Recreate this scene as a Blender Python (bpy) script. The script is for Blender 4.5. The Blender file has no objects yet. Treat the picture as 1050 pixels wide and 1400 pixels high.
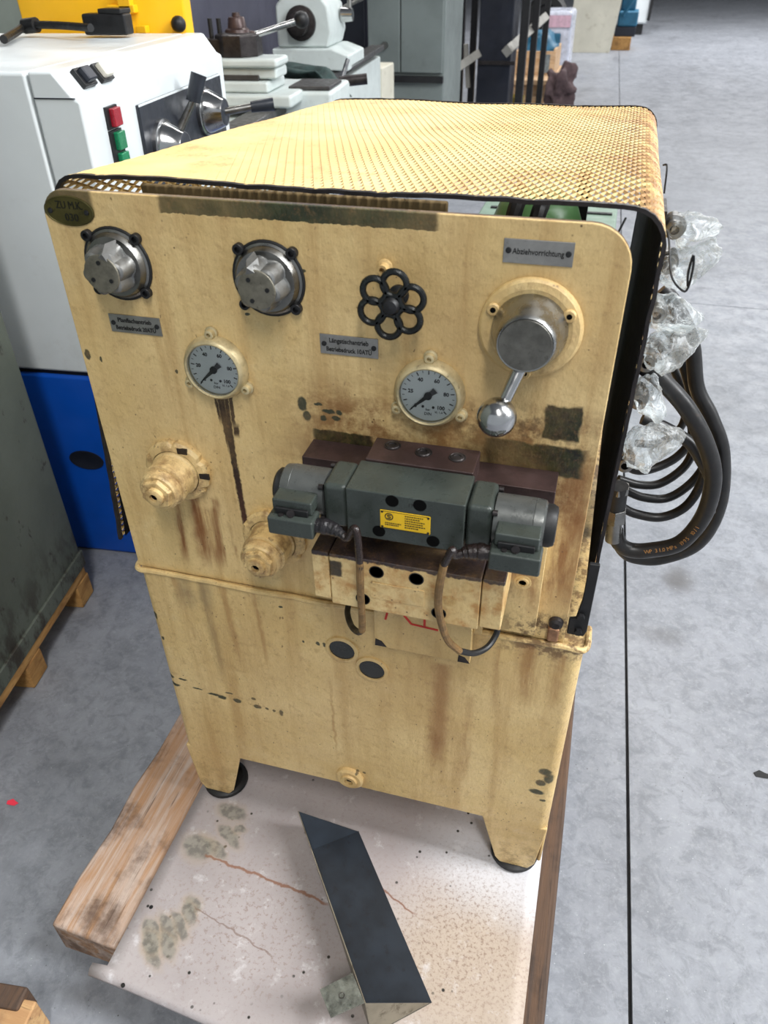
import bpy, bmesh, math, random
from mathutils import Vector, Matrix, noise as mnoise
random.seed(7)
scene = bpy.context.scene
COL = scene.collection
# ---------------------------------------------------------------- camera
CX, CY, CZ, YAW, PITCH, ROLL, FPX = .6068, -.752, 1.3363, -.2785, -.6393, -.0162, 1039.4
_fw = Vector((math.sin(YAW)*math.cos(PITCH), math.cos(YAW)*math.cos(PITCH), math.sin(PITCH)))
_r0 = Vector((math.cos(YAW), -math.sin(YAW), 0)); _u0 = _r0.cross(_fw)
_r = _r0*math.cos(ROLL) + _u0*math.sin(ROLL); _u = -_r0*math.sin(ROLL) + _u0*math.cos(ROLL)
_C = Vector((CX, CY, CZ))
cd = bpy.data.cameras.new('camera'); cam = bpy.data.objects.new('camera', cd); COL.objects.link(cam)
cam.matrix_world = Matrix(((_r.x, _u.x, -_fw.x, CX), (_r.y, _u.y, -_fw.y, CY), (_r.z, _u.z, -_fw.z, CZ), (0, 0, 0, 1)))
cd.sensor_fit = 'VERTICAL'; cd.sensor_height = 36; cd.sensor_width = 27; cd.lens = FPX/1400*36
cd.clip_start = .02; cd.clip_end = 200
cd.dof.use_dof = True; cd.dof.focus_distance = 1.15; cd.dof.aperture_fstop = 8
scene.camera = cam
# ---------------------------------------------------------------- light
w = bpy.data.worlds.new('hall'); scene.world = w; w.use_nodes = True
wb = w.node_tree.nodes['Background']; wb.inputs[0].default_value = (.86, .93, 1, 1); wb.inputs[1].default_value = .5
def area(name, loc, target, sx, sy, power, col=(1, 1, 1)):
    l = bpy.data.lights.new(name, 'AREA'); l.shape = 'RECTANGLE'; l.size = sx; l.size_y = sy; l.energy = power; l.color = col
    o = bpy.data.objects.new(name, l); COL.objects.link(o); o.location = loc
    o.rotation_euler = (Vector(target)-Vector(loc)).to_track_quat('-Z', 'Y').to_euler(); return o
area('hall_skylight', (4.6, .3, 6.0), (.9, .3, 0), 1.6, 9, 1150, (.97, .99, 1))
area('hall_lamp_row', (-2.6, 6.5, 6.2), (-2.2, 6.5, 0), .6, 10, 380, (1, .98, .95))
area('fill_lamp_front', (1.8, -3.4, 6.2), (1.0, -1.8, 0), .6, 3, 210, (1, .98, .95))  # unseen fill lamp added on the camera side to light the front panel
area('hall_skylight_rear', (4.5, 15, 6.2), (4, 15, 0), 2, 24, 2700, (1, 1, 1))
vs = scene.view_settings
vs.view_transform = 'Standard'; vs.look = 'None'; vs.exposure = .28; vs.gamma = 1; vs.use_curve_mapping = False

def at(px, py, Y):
    d = _fw + _r*((px-525)/FPX) - _u*((py-700)/FPX)
    return _C + d*((Y-CY)/d.y)
def atz(px, py, Z):
    d = _fw + _r*((px-525)/FPX) - _u*((py-700)/FPX)
    return _C + d*((Z-CZ)/d.z)
FL = -.12
# ---------------------------------------------------------------- mesh helpers
def catmull(P, n=8):
    P = [Vector(p) for p in P]
    if len(P) < 3: return P
    Q = [P[0]*2-P[1]] + P + [P[-1]*2-P[-2]]; out = []
    for i in range(1, len(Q)-2):
        a, b, c, d = Q[i-1:i+3]
        for k in range(n):
            t = k/n
            out.append(.5*((2*b)+(c-a)*t+(2*a-5*b+4*c-d)*t*t+(3*b-a-3*c+d)*t**3))
    out.append(P[-1]); return out
class MB:
    def __init__(s, T=None): s.v = []; s.f = []; s.T = T
    def add(s, vs, fs):
        o = len(s.v); s.v += [Vector(p) for p in vs]; s.f += [tuple(i+o for i in f) for f in fs]; return s
    def hexa(s, p): return s.add(p, [(0, 3, 2, 1), (4, 5, 6, 7), (0, 1, 5, 4), (1, 2, 6, 5), (2, 3, 7, 6), (3, 0, 4, 7)])
    def box(s, x0, x1, y0, y1, z0, z1):
        return s.hexa([(x0, y0, z0), (x1, y0, z0), (x1, y1, z0), (x0, y1, z0), (x0, y0, z1), (x1, y0, z1), (x1, y1, z1), (x0, y1, z1)])
    def obox(s, c, size, rz=0, rx=0, ry=0):
        R = Matrix.Rotation(rz, 3, 'Z') @ Matrix.Rotation(ry, 3, 'Y') @ Matrix.Rotation(rx, 3, 'X'); c = Vector(c); h = Vector(size)/2
        return s.hexa([c+R @ Vector((a*h.x, b*h.y, d*h.z)) for d in (-1, 1) for a, b in ((-1, -1), (1, -1), (1, 1), (-1, 1))])
    def bar(s, p0, p1, wa, wb=None, up=(0, 0, 1)):
        p0, p1 = Vector(p0), Vector(p1); d = (p1-p0).normalized(); a = d.cross(Vector(up))
        if a.length < 1e-4: a = d.cross(Vector((0, 1, 0)))
        a.normalize(); b = a.cross(d); wb = wb or wa
        return s.hexa([p+a*(i*wa/2)+b*(j*wb/2) for p in (p0, p1) for i, j in ((-1, -1), (1, -1), (1, 1), (-1, 1))])
    def rev(s, o, ax, prof, n=32, ph=0):
        o = Vector(o); ax = Vector(ax).normalized()
        a = ax.cross(Vector((0, 0, 1)) if abs(ax.z) < .9 else Vector((1, 0, 0))).normalized(); b = ax.cross(a)
        vs = []; fs = []; m = len(prof)
        for d, r in prof:
            for k in range(n):
                t = 2*math.pi*k/n+ph; vs.append(o+ax*d+(a*math.cos(t)+b*math.sin(t))*max(r, 1e-5))
        for i in range(m-1):
            for k in range(n): fs.append((i*n+k, i*n+(k+1) % n, (i+1)*n+(k+1) % n, (i+1)*n+k))
        if prof[0][1] > 1e-4: fs.append(tuple(range(n-1, -1, -1)))
        if prof[-1][1] > 1e-4: fs.append(tuple((m-1)*n+k for k in range(n)))
        return s.add(vs, fs)
    def cyl(s, p0, p1, r0, r1=None, n=24, ph=0):
        p0, p1 = Vector(p0), Vector(p1); return s.rev(p0, p1-p0, [(0, r0), ((p1-p0).length, r0 if r1 is None else r1)], n, ph)
    def tube(s, P, r, n=12, sm=8):
        P = catmull(P, sm) if sm else [Vector(p) for p in P]; m = len(P); vs = []; fs = []; a = None
        for i, p in enumerate(P):
            t = (P[min(i+1, m-1)]-P[max(i-1, 0)]).normalized()
            if a is None: a = t.cross(Vector((0, 0, 1)) if abs(t.z) < .9 else Vector((1, 0, 0)))
            a = (a-t*a.dot(t)).normalized(); b = t.cross(a)
            rr = r[min(i*len(r)//m, len(r)-1)] if isinstance(r, (list, tuple)) else r
            for k in range(n): q = 2*math.pi*k/n; vs.append(p+(a*math.cos(q)+b*math.sin(q))*rr)
        for i in range(m-1):
            for k in range(n): fs.append((i*n+k, i*n+(k+1) % n, (i+1)*n+(k+1) % n, (i+1)*n+k))
        fs += [tuple(range(n-1, -1, -1)), tuple((m-1)*n+k for k in range(n))]
        return s.add(vs, fs)
    def torus(s, c, ax, R, r, n=36, m=10, a0=0, a1=2*math.pi):
        c = Vector(c); ax = Vector(ax).normalized(); a = ax.cross(Vector((0, 0, 1)) if abs(ax.z) < .9 else Vector((1, 0, 0))).normalized(); b = ax.cross(a)
        vs = []; fs = []
        for i in range(n):
            t = 2*math.pi*i/n; e = a*math.cos(t)+b*math.sin(t)
            for k in range(m): q = 2*math.pi*k/m; vs.append(c+e*(R+r*math.cos(q))+ax*(r*math.sin(q)))
        for i in range(n):
            for k in range(m): fs.append((i*m+k, ((i+1) % n)*m+k, ((i+1) % n)*m+(k+1) % m, i*m+(k+1) % m))
        return s.add(vs, fs)
    def prism(s, poly, fn, d0, d1):        # poly in 2-D, fn(a,b,d) -> point
        n = len(poly)
        return s.add([fn(a, b, d0) for a, b in poly]+[fn(a, b, d1) for a, b in poly],
                     [tuple(range(n-1, -1, -1)), tuple(range(n, 2*n))]+[(i, (i+1) % n, n+(i+1) % n, n+i) for i in range(n)])
    def sphere(s, c, r, n=24, m=12, sc=(1, 1, 1)):
        c = Vector(c); vs = [c+Vector((0, 0, -r*sc[2]))]; fs = []
        for i in range(1, m):
            t = -math.pi/2+math.pi*i/m
            for k in range(n): q = 2*math.pi*k/n; vs.append(c+Vector((r*sc[0]*math.cos(t)*math.cos(q), r*sc[1]*math.cos(t)*math.sin(q), r*sc[2]*math.sin(t))))
        vs.append(c+Vector((0, 0, r*sc[2]))); L = len(vs)-1
        for k in range(n):
            fs.append((0, 1+(k+1) % n, 1+k)); fs.append((L, 1+(m-2)*n+k, 1+(m-2)*n+(k+1) % n))
            for i in range(m-2): fs.append((1+i*n+k, 1+i*n+(k+1) % n, 1+(i+1)*n+(k+1) % n, 1+(i+1)*n+k))
        return s.add(vs, fs)
    def mesh(s, name, angle=35, recalc=True):
        me = bpy.data.meshes.new(name)
        vs = [s.T @ p for p in s.v] if s.T else s.v
        me.from_pydata([tuple(p) for p in vs], [], s.f)
        if recalc:
            bm = bmesh.new(); bm.from_mesh(me); bmesh.ops.recalc_face_normals(bm, faces=bm.faces); bm.to_mesh(me); bm.free()
        me.polygons.foreach_set('use_smooth', [True]*len(me.polygons)); me.set_sharp_from_angle(angle=math.radians(angle))
        me.update(); return me
    def build(s, name, mat, parent=None, bevel=0, angle=35, seg=2, recalc=True):
        me = s.mesh(name, angle, recalc); return link(name, me, mat, parent, bevel, seg)
def link(name, me, mat, parent=None, bevel=0, seg=2):
    if mat and not me.materials: me.materials.append(mat)
    o = bpy.data.objects.new(name, me); COL.objects.link(o); setpar(o, parent)
    if bevel:
        b = o.modifiers.new('bevel', 'BEVEL'); b.width = bevel; b.segments = seg; b.limit_method = 'ANGLE'; b.angle_limit = math.radians(40); b.harden_normals = True
    return o
def setpar(o, parent):
    if parent is None: return
    o.parent = parent
    if parent.type == 'EMPTY' and parent.parent is None: o.matrix_parent_inverse = parent.matrix_basis.inverted()
    elif parent.get('off'): o.matrix_parent_inverse = parent.matrix_basis.inverted()
def tag(o, label, cat, group=None, kind=None):
    o['label'] = label; o['category'] = cat
    if group: o['group'] = group
    if kind: o['kind'] = kind
    return o
def thing(name, label, cat, loc=(0, 0, 0), group=None):
    o = bpy.data.objects.new(name, None); COL.objects.link(o); o.location = loc; o.empty_display_size = .05
    return tag(o, label, cat, group)
def inst(name, me, loc, parent, rot=None, mat=None, scale=None):
    if mat and not me.materials: me.materials.append(mat)
    o = bpy.data.objects.new(name, me); COL.objects.link(o); setpar(o, parent); o.location = loc
    if rot: o.rotation_euler = rot
    if scale: o.scale = scale
    return o
def text(name, body, size, loc, mat, parent, rot=(math.pi/2, 0, 0), ext=.0004, align='CENTER', sx=1, bold=0):
    c = bpy.data.curves.new(name, 'FONT'); c.body = body; c.size = size; c.extrude = ext; c.align_x = align; c.align_y = 'CENTER'; c.resolution_u = 3; c.offset = bold
    t = bpy.data.objects.new(name+'_tmp', c); COL.objects.link(t); bpy.context.view_layer.update()
    me = bpy.data.meshes.new_from_object(t.evaluated_get(bpy.context.evaluated_depsgraph_get())); bpy.data.objects.remove(t)
    me.name = name; M = Matrix.LocRotScale(Vector(loc), __import__('mathutils').Euler(rot), Vector((sx, 1, 1))); me.transform(M)
    me.materials.clear(); me.materials.append(mat)
    o = bpy.data.objects.new(name, me); COL.objects.link(o); setpar(o, parent); return o
# ---------------------------------------------------------------- materials
def S(r, g, b): return tuple(((c/255)/12.92 if c/255 <= .04045 else ((c/255+.055)/1.055)**2.4) for c in (r, g, b))+(1,)
class NT:
    def __init__(s, name, rough=.5, metal=0, spec=.5):
        s.m = bpy.data.materials.new(name); s.m.use_nodes = True; s.t = s.m.node_tree; s.n = s.t.nodes; s.b = s.n['Principled BSDF']
        s.b.inputs['Roughness'].default_value = rough; s.b.inputs['Metallic'].default_value = metal; s.b.inputs['Specular IOR Level'].default_value = spec
        s.tc = s.n.new('ShaderNodeTexCoord'); s.P = s.tc.outputs['Object']
        sp = s.n.new('ShaderNodeSeparateXYZ'); s.t.links.new(s.P, sp.inputs[0]); s.x, s.y, s.z = sp.outputs
    def put(s, val, sock):
        if hasattr(val, 'is_output'): s.t.links.new(val, sock)
        else: sock.default_value = val
    def math(s, op, a, b=0, clamp=False):
        n = s.n.new('ShaderNodeMath'); n.operation = op; n.use_clamp = clamp; s.put(a, n.inputs[0]); s.put(b, n.inputs[1]); return n.outputs[0]
    def mul(s, a, b): return s.math('MULTIPLY', a, b)
    def addm(s, a, b): return s.math('ADD', a, b)
    def sub(s, a, b): return s.math('SUBTRACT', a, b)
    def mx(s, a, b): return s.math('MAXIMUM', a, b)
    def vec(s, op, a, b=(0, 0, 0)):
        n = s.n.new('ShaderNodeVectorMath'); n.operation = op; s.put(a, n.inputs[0]); s.put(b, n.inputs[1])
        return n.outputs['Value'] if op in ('LENGTH', 'DOT_PRODUCT') else n.outputs[0]
    def noise(s, scale, detail=4, rough=.55, st=(1, 1, 1), dist=0, off=(0, 0, 0)):
        v = s.P
        if st != (1, 1, 1): v = s.vec('MULTIPLY', v, st)
        if off != (0, 0, 0): v = s.vec('ADD', v, off)
        n = s.n.new('ShaderNodeTexNoise'); s.put(v, n.inputs['Vector']); n.inputs['Scale'].default_value = scale; n.inputs['Detail'].default_value = detail
        n.inputs['Roughness'].default_value = rough; n.inputs['Distortion'].default_value = dist; return n.outputs['Fac']
    def vor(s, scale, st=(1, 1, 1)):
        v = s.vec('MULTIPLY', s.P, st) if st != (1, 1, 1) else s.P
        n = s.n.new('ShaderNodeTexVoronoi'); s.put(v, n.inputs['Vector']); n.inputs['Scale'].default_value = scale; return n.outputs['Distance']
    def mr(s, x, a, b, c=0, d=1, smooth=True):
        n = s.n.new('ShaderNodeMapRange'); n.interpolation_type = 'SMOOTHSTEP' if smooth else 'LINEAR'
        for k, q in enumerate((x, a, b, c, d)): s.put(q, n.inputs[k])
        return n.outputs[0]
    def mix(s, f, a, b, mode='MIX'):
        n = s.n.new('ShaderNodeMix'); n.data_type = 'RGBA'; n.blend_type = mode
        s.put(f, n.inputs[0]); s.put(a, n.inputs[6]); s.put(b, n.inputs[7]); return n.outputs[2]
    def bump(s, h, strength=.3, dist=.002):
        n = s.n.new('ShaderNodeBump'); n.inputs['Strength'].default_value = strength; n.inputs['Distance'].default_value = dist
        s.t.links.new(h, n.inputs['Height']); s.t.links.new(n.outputs[0], s.b.inputs['Normal'])
    def col(s, c): s.put(c, s.b.inputs['Base Color']); return s
    def rough(s, r): s.put(r, s.b.inputs['Roughness'])
    # shape masks on a distorted position
    def warp(s, amp, scale=60):
        n = s.n.new('ShaderNodeTexNoise'); s.put(s.P, n.inputs['Vector']); n.inputs['Scale'].default_value = scale; n.inputs['Detail'].default_value = 4
        o = s.vec('SUBTRACT', n.outputs['Color'], (.5, .5, .5)); o = s.vec('MULTIPLY', o, (amp, amp, amp)); return s.vec('ADD', s.P, o)
    def ell(s, V, c, r, soft=.25, rot=None):
        q = s.vec('SUBTRACT', V, c)
        if rot is not None:
            n = s.n.new('ShaderNodeVectorRotate'); n.rotation_type = rot[0]; s.put(q, n.inputs['Vector']); n.inputs['Angle'].default_value = rot[1]; q = n.outputs[0]
        q = s.vec('MULTIPLY', q, tuple(0 if k is None else 1/k for k in r))
        return s.mr(s.vec('LENGTH', q), 1-soft, 1+soft, 1, 0)
    def rect(s, V, c, h, soft=.1):
        q = s.vec('MULTIPLY', s.vec('SUBTRACT', V, c), tuple(0 if k is None else 1/k for k in h)); q = s.vec('ABSOLUTE', q)
        sp = s.n.new('ShaderNodeSeparateXYZ'); s.t.links.new(q, sp.inputs[0]); a = s.mx(s.mx(sp.outputs[0], sp.outputs[1]), sp.outputs[2])
        return s.mr(a, 1-soft, 1+soft, 1, 0)
def mat(name, c, rough=.5, metal=0, var=.12, scale=18, bump=.1, dirt=0, dirtc=(45, 35, 28), spec=.5, bscale=None, st=(1, 1, 1)):
    k = NT(name, rough, metal, spec); base = S(*c)
    n = k.noise(scale, 6, .6, st)
    cc = k.mix(k.mr(n, .3, .7), tuple(q*(1-var) for q in base[:3])+(1,), tuple(min(1, q*(1+var)) for q in base[:3])+(1,))
    if dirt:
        d = k.mul(k.mr(k.noise(scale*3.1, 8, .7, st, off=(3, 1, 7)), .56, .72), dirt); cc = k.mix(d, cc, S(*dirtc))
    k.col(cc); k.rough(k.mr(k.noise(scale*2.3, 4, .6, st, off=(9, 2, 4)), .3, .7, max(.02, rough-.1), min(1, rough+.1)))
    if bump: k.bump(k.noise(bscale or scale*6, 5, .6, st), bump, .0015)
    return k.m
def paint(name, stains=None, lum=1.0):
    k = NT(name, .42)
    c = k.mix(k.mr(k.noise(5, 5), .3, .7), S(228, 200, 144), S(211, 180, 120))
    c = k.mix(k.mul(k.mr(k.noise(26, 6, .65, (1, 1, .07)), .45, .7), .6), c, S(176, 138, 84))
    c = k.mix(k.mul(k.mr(k.noise(14, 8, .7, off=(4, 4, 4)), .55, .75), .45), c, S(232, 212, 160))
    if stains: c = stains(k, c)
    sp = k.mul(k.mr(k.vor(75), .12, .05), k.mr(k.noise(9, 3, off=(2, 8, 1)), .5, .6)); c = k.mix(sp, c, S(84, 58, 36))
    c = k.mix(k.mul(k.mr(k.noise(240, 5, .7), .5, .7), .22), c, S(150, 116, 72)); c = k.mix(k.mul(k.mr(k.noise(3.2, 7, .65, off=(6, 6, 6)), .42, .68), .45), c, S(184, 150, 100)); c = k.mix(k.mul(k.mr(k.noise(70, 7, .75, off=(1, 2, 3)), .52, .68), .35), c, S(150, 112, 70))
    sp = k.mr(k.noise(160, 3, .5, (1, 1, .5)), .69, .76); c = k.mix(k.mul(sp, .7), c, S(96, 70, 44))
    k.col(c); k.bump(k.addm(k.addm(k.noise(55, 4, .5), k.mul(k.noise(210, 5, .65, (1, 1, .6)), .7)), k.mul(k.noise(24, 3, .5, (.5, 1, 1)), .8)), .6, .0026)
    k.rough(k.mr(k.noise(30, 4), .3, .7, .3, .55)); return k.m
GREEN = S(44, 52, 30); RUST = S(126, 76, 34); OIL = S(38, 20, 12); DKG = S(46, 56, 44)
def streak(k, V, x0, z0, x1, z1, wd, soft=.9):
    sp = k.n.new('ShaderNodeSeparateXYZ'); k.t.links.new(V, sp.inputs[0]); vx, vz = sp.outputs[0], sp.outputs[2]
    t = k.mr(vz, z0, z1, 0, 1, False); cx = k.mr(vz, z0, z1, x0, x1, False)
    d = k.math('ABSOLUTE', k.sub(vx, cx)); m = k.mr(d, wd*(1-soft), wd*(1+soft), 1, 0)
    return k.mul(k.mul(m, k.mr(vz, z0, z0-.012, 0, 1)), k.mr(vz, z1, z1+(z0-z1)*.35, 0, 1))
def panel_stains(k, c):
    V = k.warp(.012, 55); V2 = k.warp(.005, 150); Vs = k.warp(.02, 14)
    g = k.noise(40, 6, .65, (1, 1, .08)); gg = k.mr(g, .35, .6)
    for a in [(.121, .755, .118, .59, .010), (.137, .72, .135, .59, .012), (.152, .74, .148, .60, .005), (.092, .73, .084, .59, .006), (.20, .66, .205, .59, .006), (.165, .70, .168, .62, .003)]:
        c = k.mix(k.mul(k.mul(streak(k, V, *a), gg), 1.0), c, RUST)
    # brown staining round the valve block
    halo = k.mul(k.mul(k.rect(Vs, (.47, 0, .845), (.185, None, .075), .35), k.mr(k.noise(22, 7, .7), .38, .60)), .85); c = k.mix(halo, c, S(120, 74, 34))
    halo = k.mul(k.mul(k.rect(Vs, (.595, 0, .76), (.05, None, .10), .5), k.mr(k.noise(26, 7, .7, (1, 1, .2)), .40, .62)), .85); c = k.mix(halo, c, S(134, 84, 40))
    soot = k.mul(k.mul(k.rect(V, (.545, 0, .905), (.07, None, .02), .6), k.mr(k.noise(80, 6, .7), .45, .6)), .7); c = k.mix(soot, c, S(70, 46, 30))
    # bare dark patches
    for cx, cz, hx, hz in [(.342, .855, .038, .011), (.57, .864, .056, .020), (.597, .914, .020, .022)]:
        c = k.mix(k.rect(V, (cx, 0, cz), (hx, None, hz), .09), c, k.mix(k.mr(k.noise(70, 4), .4, .6), S(24, 24, 16), S(48, 50, 26)))
    c = k.mix(k.rect(V2, (.299, 0, 1.122), (.152, None, .0115), .02), c, k.mix(k.mr(k.noise(30, 4), .4, .6), S(54, 60, 34), S(38, 44, 24)))
    c = k.mix(k.rect(V2, (.02, 0, 1.125), (.045, None, .024), .08), c, S(50, 54, 34))
    # flaked chips
    for cx, cz, rx, rz in [(.292, .898, .006, .010), (.297, .882, .005, .007), (.325, .892, .008, .003), (.334, .884, .006, .003), (.318, .882, .004, .004), (.338, .892, .004, .003), (.312, .90, .005, .002),
                           (.008, .93, .004, .007), (.026, .926, .002, .004), (.13, .921, .002, .003), (.235, 1.005, .003, .002), (.305, 1.06, .004, .002)]:
        c = k.mix(k.ell(V2, (cx, 0, cz), (rx, None, rz), .2), c, DKG)
    # oil run below the left gauge
    lines = None
    for a in [(.181, .905, .186, .80, .0024), (.186, .905, .190, .70, .0028), (.192, .905, .189, .69, .0030), (.198, .905, .197, .84, .0026), (.176, .905, .180, .848, .0020), (.190, .80, .1925, .665, .0042), (.188, .76, .1955, .655, .0026), (.2005, .862, .1985, .835, .004)]:
        m = streak(k, V2, *a, .35); lines = m if lines is None else k.mx(lines, m)
    c = k.mix(lines, c, k.mix(k.mr(k.z, .70, .80), S(66, 34, 16), S(34, 16, 8)))
    # rust by the latch and lower right
    m = k.mul(k.mul(k.rect(Vs, (.615, 0, .605), (.05, None, .022), .6), k.mr(k.noise(60, 7, .7), .45, .58)), .85); c = k.mix(m, c, S(66, 42, 26))
    # bare edges of the plate
    c = k.mix(k.mr(k.y, .0015, .004), c, S(70, 56, 52)); return c
def tank_stains(k, c):
    V = k.warp(.010, 60); V2 = k.warp(.006, 140); Vs = k.warp(.02, 16); gg = k.mr(k.noise(40, 6, .65, (1, 1, .08)), .35, .6)
    for a in [(.478, .505, .474, .22, .013), (.105, .58, .11, .33, .007), (.138, .58, .15, .36, .006), (.19, .58, .195, .40, .004), (.06, .58, .068, .42, .006), (.56, .56, .565, .40, .010), (.60, .58, .60, .42, .016), (.64, .57, .64, .44, .008), (.43, .50, .432, .25, .003), (.30, .42, .302, .20, .002), (.525, .45, .52, .20, .006)]:
        main = a[0] == .478
        c = k.mix(k.mul(streak(k, V, *a) if main else k.mul(streak(k, V, *a), gg), .8 if main else .75 if a[4] > .012 else .6), c, S(132, 80, 36) if main else S(146, 98, 48) if a[0] != .105 else S(130, 104, 70))
    for cx, cz, rx, rz in [(.006, .335, .008, .005), (.012, .316, .010, .004), (.03, .334, .008, .002), (.055, .318, .010, .002), (.085, .312, .012, .003), (.10, .309, .008, .005), (.128, .309, .008, .005), (.165, .305, .007, .005), (.182, .306, .003, .003), (.195, .304, .003, .003), (.207, .302, .004, .007), (.115, .325, .007, .002), (.16, .324, .004, .003),
                           (.262, .488, .002, .003), (.285, .490, .003, .004), (.296, .490, .003, .005), (.648, .30, .010, .008), (.644, .27, .008, .008), (.655, .285, .008, .012), (.64, .245, .012, .006), (.652, .225, .005, .003), (.232, .553, .004, .002), (.008, .48, .004, .008), (.012, .43, .003, .004), (.338, .188, .003, .004), (.35, .187, .003, .003)]:
        c = k.mix(k.ell(V2, (cx, 0, cz), (rx, None, rz), .25), c, S(52, 60, 44))
    for cx, cz, rx, rz in [(.075, .535, .018, .02), (.11, .55, .012, .03), (.075, .56, .01, .02)]:
        c = k.mix(k.mul(k.ell(Vs, (cx, 0, cz), (rx, None, rz), .6), .35), c, S(120, 104, 80))
    m = k.mul(k.mul(k.rect(Vs, (.66, 0, .575), (.10, None, .02), .6), k.mr(k.noise(60, 7, .7), .42, .58)), .8); c = k.mix(m, c, S(84, 52, 30))
    m = k.mul(k.mr(k.z, .16, .02), k.mr(k.noise(30, 7, .7), .42, .68)); c = k.mix(k.mul(m, .65), c, S(104, 78, 46))
    return c
def manifold_stains(k, c):
    V = k.warp(.006, 120)
    c = k.mix(k.mul(k.mr(k.noise(38, 7, .7), .44, .62), .75), c, S(176, 118, 52))
    c = k.mix(k.mul(k.mr(k.vor(45), .30, .45), .25), c, S(238, 216, 160))
    c = k.mix(k.rect(V, (.361, 0, .742), (.008, None, .012), .15), c, S(62, 54, 40))
    n = k.n.new('ShaderNodeNewGeometry'); sp = k.n.new('ShaderNodeSeparateXYZ'); k.t.links.new(n.outputs['True Normal'], sp.inputs[0])
    top = k.mul(k.mr(k.sub(k.z, k.mul(k.noise(60, 5, .7), .012)), .752, .754), 1); c = k.mix(top, c, k.mix(k.mr(k.noise(50, 5), .3, .7), S(62, 50, 52), S(42, 32, 32)))
    return c
def grime(k, c):
    c = k.mix(k.mul(k.mr(k.noise(34, 7, .7), .46, .64), .7), c, S(126, 90, 54)); return k.mix(k.mul(k.mr(k.noise(90, 6, .7), .58, .68), .6), c, S(70, 52, 38))
GRIMY = paint('grimy_cream_enamel', grime)
CREAM = paint('cream_enamel'); PANELP = paint('cream_enamel_panel', panel_stains); TANKP = paint('cream_enamel_tank', tank_stains); MANIP = paint('cream_enamel_block', manifold_stains)
def meshpaint():
    k = NT('yellow_cream_mesh_paint', .45)
    c = k.mix(k.mr(k.noise(6, 5), .3, .7), S(214, 188, 128), S(198, 166, 100))
    c = k.mix(k.mul(k.mr(k.noise(9, 7, .7, off=(5, 0, 0)), .52, .68), .6), c, S(176, 116, 58))
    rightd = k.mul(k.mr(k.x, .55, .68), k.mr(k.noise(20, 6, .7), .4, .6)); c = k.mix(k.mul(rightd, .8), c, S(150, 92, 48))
    k.col(c); return k.m
MESHP = meshpaint()
STEEL = mat('worn_steel', (128, 127, 124), .36, 1, .2, 30, .08, .35, (70, 62, 54))
CASTALU = mat('cast_aluminium', (128, 128, 126), .48, .8, .2, 40, .15, .55, (60, 56, 52))
BRUSHED = mat('brushed_hub_steel', (150, 150, 148), .3, 1, .12, 30, .05, .3, (86, 82, 78))
POINT = mat('pointer_grey', (120, 120, 118), .6, .4, .2, 40, .1, .4, (60, 56, 52))
CHROME = mat('chrome', (176, 176, 176), .18, 1, .1, 12, .02, .15, (90, 84, 78))
DKSTEEL = mat('dark_steel', (58, 54, 54), .45, .7, .3, 40, .15, .4, (30, 24, 22))
SHADEM = mat('black_shade_sheet', (12, 12, 13), .9, 0, .2, 30, .1, spec=.2)  # flat black standing in for shade inside the cover walls
BLACKM = mat('black_metal', (22, 22, 24), .5, .1, .3, 30, .1)
RUBBER = mat('black_rubber', (20, 20, 21), .55, 0, .3, 25, .1)
HOSE = mat('hose_rubber', (24, 23, 23), .42, 0, .35, 30, .08, .25, (92, 66, 40))
BROWNM = mat('oily_brown_steel', (66, 50, 48), .4, .3, .3, 30, .2, .6, (28, 20, 18))
VALVE = mat('dark_green_grey_enamel', (58, 64, 60), .32, .1, .15, 30, .08, .35, (26, 26, 24))
VALVEB = mat('blue_grey_enamel', (62, 70, 78), .3, .15, .15, 30, .08, .2, (30, 30, 30))
SOLEN = mat('solenoid_grey', (84, 86, 84), .34, .35, .15, 40, .1, .3, (34, 34, 32))
TAPE = mat('black_tape', (34, 24, 22), .25, 0, .3, 60, .5)
ALU = mat('aluminium_plate', (150, 148, 144), .38, .8, .15, 40, .06, .3, (84, 76, 66))
HOLE = mat('black_recess', (8, 8, 8), .9, 0, 0, 10, 0, spec=.1)
INK = mat('engraved_black', (26, 24, 22), .6, 0, .1, 30, 0)
DIAL = mat('dial_white', (206, 212, 208), .4, 0, .04, 10, 0)
YPLATE = mat('yellow_plate', (236, 190, 24), .4, 0, .08, 30, 0)
CABLEY = mat('cable_crusted_cream', (128, 98, 58), .6, 0, .3, 60, .4, .8, (40, 28, 18))
RED = mat('red_marker', (196, 46, 36), .6, 0, .15, 40, 0)
BRASSG = mat('dark_green_brass', (84, 78, 44), .4, .7, .3, 30, .15, .6, (28, 34, 24))
def glassm(name):
    k = NT(name); g = k.n.new('ShaderNodeBsdfGlossy'); g.inputs['Roughness'].default_value = .05
    t = k.n.new('ShaderNodeBsdfTransparent'); m = k.n.new('ShaderNodeMixShader'); f = k.n.new('ShaderNodeFresnel'); f.inputs[0].default_value = 1.35
    for a, b in ((f.outputs[0], m.inputs[0]), (t.outputs[0], m.inputs[1]), (g.outputs[0], m.inputs[2]), (m.outputs[0], k.n['Material Output'].inputs[0])): k.t.links.new(a, b)
    return k.m
GLASS = glassm('gauge_glass')
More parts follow.
